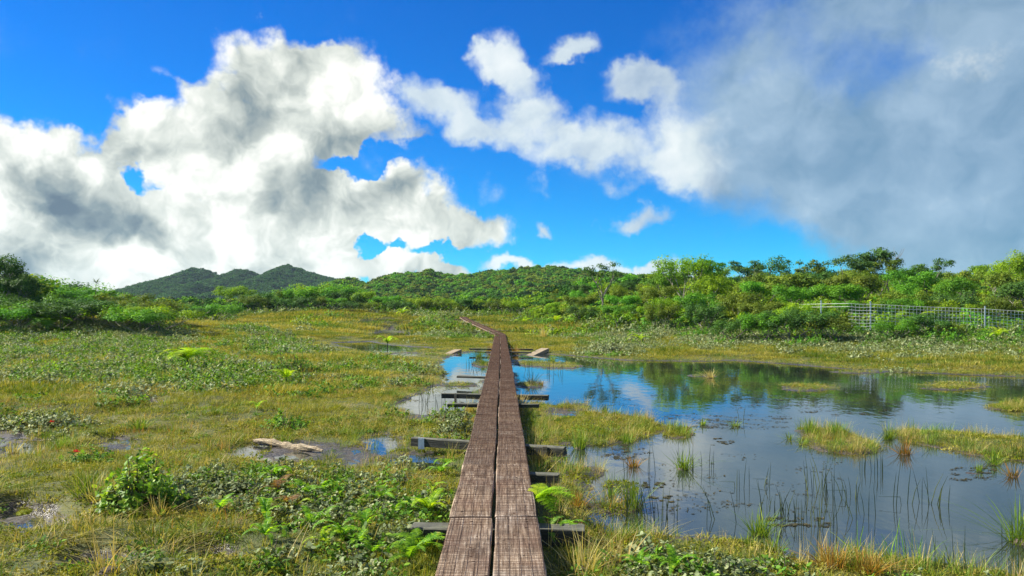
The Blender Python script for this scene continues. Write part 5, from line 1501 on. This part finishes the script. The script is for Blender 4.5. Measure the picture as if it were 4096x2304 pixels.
special(2405, 1043, 57, 'slender half bare tree with small dark crown against the cloud', 'tree_dark', 851, .5, .5, .4, .55, 70, .28, .10, .05, 5)
special(2730, 1010, 56, 'tallest bright green tree at the left of the skyline group', 'tree_yellow', 852, .5, .8, .3, 0, 140, .42)
special(2780, 1022, 58, 'second bright green tree right beside the tallest one', 'tree_green', 853, .5, .8, .3, 0, 140, .4)
special(2872, 1030, 57, 'open umbrella tree with thin visible branches on the skyline', 'tree_green', 854, .7, .4, .5, .1, 120, .34, .10, .035, 5)
special(2960, 1038, 58, 'flat topped dark tree with thin branches on the skyline', 'tree_dark', 855, .9, .35, .5, .15, 110, .34, .10, .035, 5)
special(3100, 1016, 58, 'dense dark rounded tree on the skyline left of the grey cloud', 'tree_dark', 856, .5, .7, .35, 0, 130, .42)
special(3165, 1034, 58, 'thin grey branched tree right of the dense dark one', 'tree_dark', 857, .6, .5, .5, .5, 80, .26, .10, .03, 5)
special(3240, 1034, 58, 'small flat umbrella tree on the skyline', 'tree_olive', 858, .9, .35, .5, 0, 110, .3)
special(3360, 1020, 57, 'wide flat crowned tree on the skyline left of the tall umbrella', 'tree_dark', 859, 1.1, .4, .45, 0, 130, .4)
special(3480, 986, 57, 'tallest flat topped umbrella tree against the grey cloud', 'tree_dark', 860, .75, .35, .62, .05, 120, .36, .10, .04, 5)
special(3530, 1016, 56, 'broad domed tree below the tall umbrella', 'tree_olive', 861, .9, .5, .3, 0, 140, .42)
special(3575, 985, 57, 'bare dead grey tree leaning left on the skyline', 'tree_dark', 862, .45, .5, .5, 1.0, 20, .2, .10, .04, 3, -.35)
special(3690, 1026, 57, 'low flat crowned dark tree right of the dead tree', 'tree_dark', 863, 1.2, .35, .45, 0, 120, .36)
special(4075, 992, 50, 'tall bright yellow green tree at the right end of the skyline', 'tree_yellow', 864, .5, .9, .25, 0, 150, .42)
special(4010, 1030, 49, 'yellow green tree just left of the tall one at right', 'tree_yellow', 865, .6, .8, .25, 0, 140, .42)
special(10, 1008, 43, 'tall dark tree with leafy clumps at the far left edge', 'tree_dark', 866, .6, .7, .3, 0, 230, .42, .10, .06, 5, name='tree', group='trees on the left mound')
special(70, 1085, 42, 'smaller dark tree right under the tall one at far left', 'tree_dark', 867, .7, .6, .3, 0, 200, .40, .10, .05, 5, group='trees on the left mound')
special(-90, 1040, 45, 'broad tree cut by the left edge behind the tall dark one', 'tree_green', 868, .7, .6, .3, 0, 130, .4, group='trees on the left mound')

# bushes of the left mound
mr = random.Random(31)
LM = [(130, 1185, 44), (240, 1160, 46), (60, 1225, 42), (180, 1230, 41), (330, 1200, 47), (300, 1240, 42), (420, 1205, 47), (500, 1215, 46), (570, 1235, 43), (640, 1265, 40), (400, 1255, 41), (90, 1270, 39), (20, 1290, 38), (250, 1285, 39),
      (480, 1270, 40), (560, 1285, 39), (-60, 1230, 41), (-120, 1190, 45), (700, 1230, 56), (780, 1225, 58), (860, 1220, 60)]
LM = [(60, 1125, 46), (110, 1135, 47), (-20, 1105, 46), (165, 1142, 48), (275, 1152, 48)] + LM
for i, (px, tp, y) in enumerate(LM):
    x = along(px, y); z0 = ground_z(x, y); H = max(1.2, CAMZ + y * (HY - tp) / FPX - z0) * 1.25
    mt = mr.choices(['tree_green', 'tree_yellow', 'tree_olive', 'tree_dark'], [.36, .06, .24, .34])[0]
    tree_copy(6 + i % 3, x, y, H, mt, f'{LOOK[mt]} bush on the left mound, ' + (f'{ORD[i]} counted from the tall dark tree' if i < 23 else f'{["nearest to the mound", "middle one", "farthest out"][i - 23]} of three beyond it'), 'bushes of the left mound', 2000 + i, 'mound_bush', 'bush', 1.9)
for i, (px, tp, y, mt, lab) in enumerate([(3250, 1225, 35.2, 'tree_dark', 'dark green bush hiding the far end of the fence'), (3335, 1245, 34.6, 'tree_olive', 'olive bush in front of the fence left of its second post'),
        (3580, 1262, 34.6, 'tree_green', 'green bush in front of the fence right of the second post'), (3700, 1240, 34.8, 'tree_dark', 'tallest dark bush in front of the middle of the fence'), (3790, 1275, 34.4, 'tree_olive', 'low olive bush in front of the fence before the nearest post'),
        (3160, 1215, 35.0, 'tree_dark', 'broad dark bush left of the fence'), (3060, 1235, 35.6, 'tree_green', 'green bush at the foot of the trees left of the fence'), (2930, 1255, 36.5, 'tree_dark', 'dark rounded bush at the foot of the trees above the pond')]):
    x = along(px, y); z0 = ground_z(x, y); H = max(.7, CAMZ + y * (HY - tp) / FPX - z0)
    tree_copy(6 + i % 3, x, y, H, mt, lab, 'bushes in front of the fence', 2300 + i, 'bank_bush', 'bush', 1.35)
# trees and thickets beyond the bog, left of the boardwalk
MT = [(945, 1135, 88, 'tree_yellow'), (1010, 1172, 78, 'tree_olive'), (1070, 1160, 80, 'tree_dark'), (1130, 1150, 82, 'tree_olive'), (1190, 1135, 82, 'tree_green'), (1250, 1122, 83, 'tree_yellow'), (1310, 1120, 82, 'tree_green'), (1360, 1130, 82, 'tree_green'),
      (1405, 1150, 80, 'tree_dark'), (1450, 1162, 80, 'tree_yellow'), (1160, 1185, 76, 'tree_dark'), (1230, 1178, 75, 'tree_dark'), (1290, 1180, 75, 'tree_olive'), (1350, 1188, 74, 'tree_green'), (1410, 1195, 73, 'tree_dark'), (1470, 1200, 74, 'tree_olive'),
      (1540, 1180, 84, 'tree_green'), (1600, 1190, 82, 'tree_dark'), (1660, 1178, 86, 'tree_yellow'), (1730, 1185, 86, 'tree_olive'), (1800, 1182, 88, 'tree_yellow'), (1860, 1190, 86, 'tree_dark'), (1930, 1186, 88, 'tree_yellow'), (2000, 1190, 84, 'tree_olive'), (2060, 1185, 82, 'tree_yellow')]
for i, (px, tp, y, mt) in enumerate(MT):
    x = along(px, y); z0 = ground_z(x, y); H = max(1.0, CAMZ + y * (HY - tp) / FPX - z0)
    tree_copy(mr.choice([6, 7, 8, 1, 3]), x, y, H, mt, f'{LOOK[mt]} rounded tree beyond the bog, {ORD[i]} from the left before the hills', 'trees beyond the bog', 2100 + i, 'thicket_tree', 'tree', 1.35)


# ---- rosette plants on tall stalks over the left mound
def rosette(px, toppy, y, label, seed, R=.42):
    x = along(px, y); z0 = ground_z(x, y); zt = CAMZ + y * (HY - toppy) / FPX
    r = random.Random(seed); root = empty('rosette_plant', (x, y, z0 - .05), 0, label=label, category='plant', group='rosette plants on stalks')
    H = zt - z0; mb = MB(); mb.tube([(0, 0, 0), (.1, 0, H * .5), (.16, 0, H)], [.018, .014, .012], 5, .5); link('stalk', mb.mesh('stalk'), M['twig'], root)
    n = 26; P = np.tile(np.array([[.16, 0, H]]), (n, 1)); nr = np.random.default_rng(seed)
    th = nr.random(n) * 6.28; el = nr.uniform(-.25, 1.1, n)
    T_ = np.stack([np.cos(th) * np.cos(el), np.sin(th) * np.cos(el), np.sin(el)], -1); N_ = np.stack([-np.cos(th) * np.sin(el), -np.sin(th) * np.sin(el), np.cos(el)], -1)
    v, f = leaf_arrays(P, T_, N_, R * nr.uniform(.7, 1.1, n), np.full(n, R * .17), LEAF6)
    link('leaf_rosette', mesh_from('rosette', v, f, np.repeat(nr.random(n), len(LEAF6))), M['tree_dark'], root)
for i, (px, tp, y, lab, R) in enumerate([(374, 1128, 46, 'star shaped leaf rosette on a thin stalk above the left mound', .34), (186, 1126, 47, 'rosette plant right of the tall dark tree, left of a pair', .3), (197, 1124, 48, 'rosette plant, right one of the pair by the tall dark tree', .3),
        (147, 1126, 47, 'small rosette on a stalk nearest the tall dark tree', .26), (122, 1140, 46, 'lowest small rosette beside the tall dark tree', .2)]): rosette(px, tp, y, lab, 50 + i, R)


# ---- damp air between the camera and the hills
def build_haze():
    v = [(x, y, z) for x in (-1700, 1700) for y in (-120, 1650) for z in (-30, 75)]
    me = mesh_from('haze', v, [(0, 1, 3, 2), (4, 6, 7, 5), (0, 4, 5, 1), (2, 3, 7, 6), (0, 2, 6, 4), (1, 5, 7, 3)])
    m = bpy.data.materials.new('damp_air'); m.use_nodes = True
    T = NT(m.node_tree); T.n.clear(); out = T.new('ShaderNodeOutputMaterial')
    vol = T.new('ShaderNodeVolumePrincipled'); vol.inputs['Color'].default_value = (.62, .82, 1.0, 1); vol.inputs['Density'].default_value = .00012
    vol.inputs['Anisotropy'].default_value = .2
    T.l.new(vol.outputs[0], out.inputs['Volume'])
    link('haze', me, m, kind='stuff', label='thin pale damp air over the whole bog', category='haze')
build_haze()
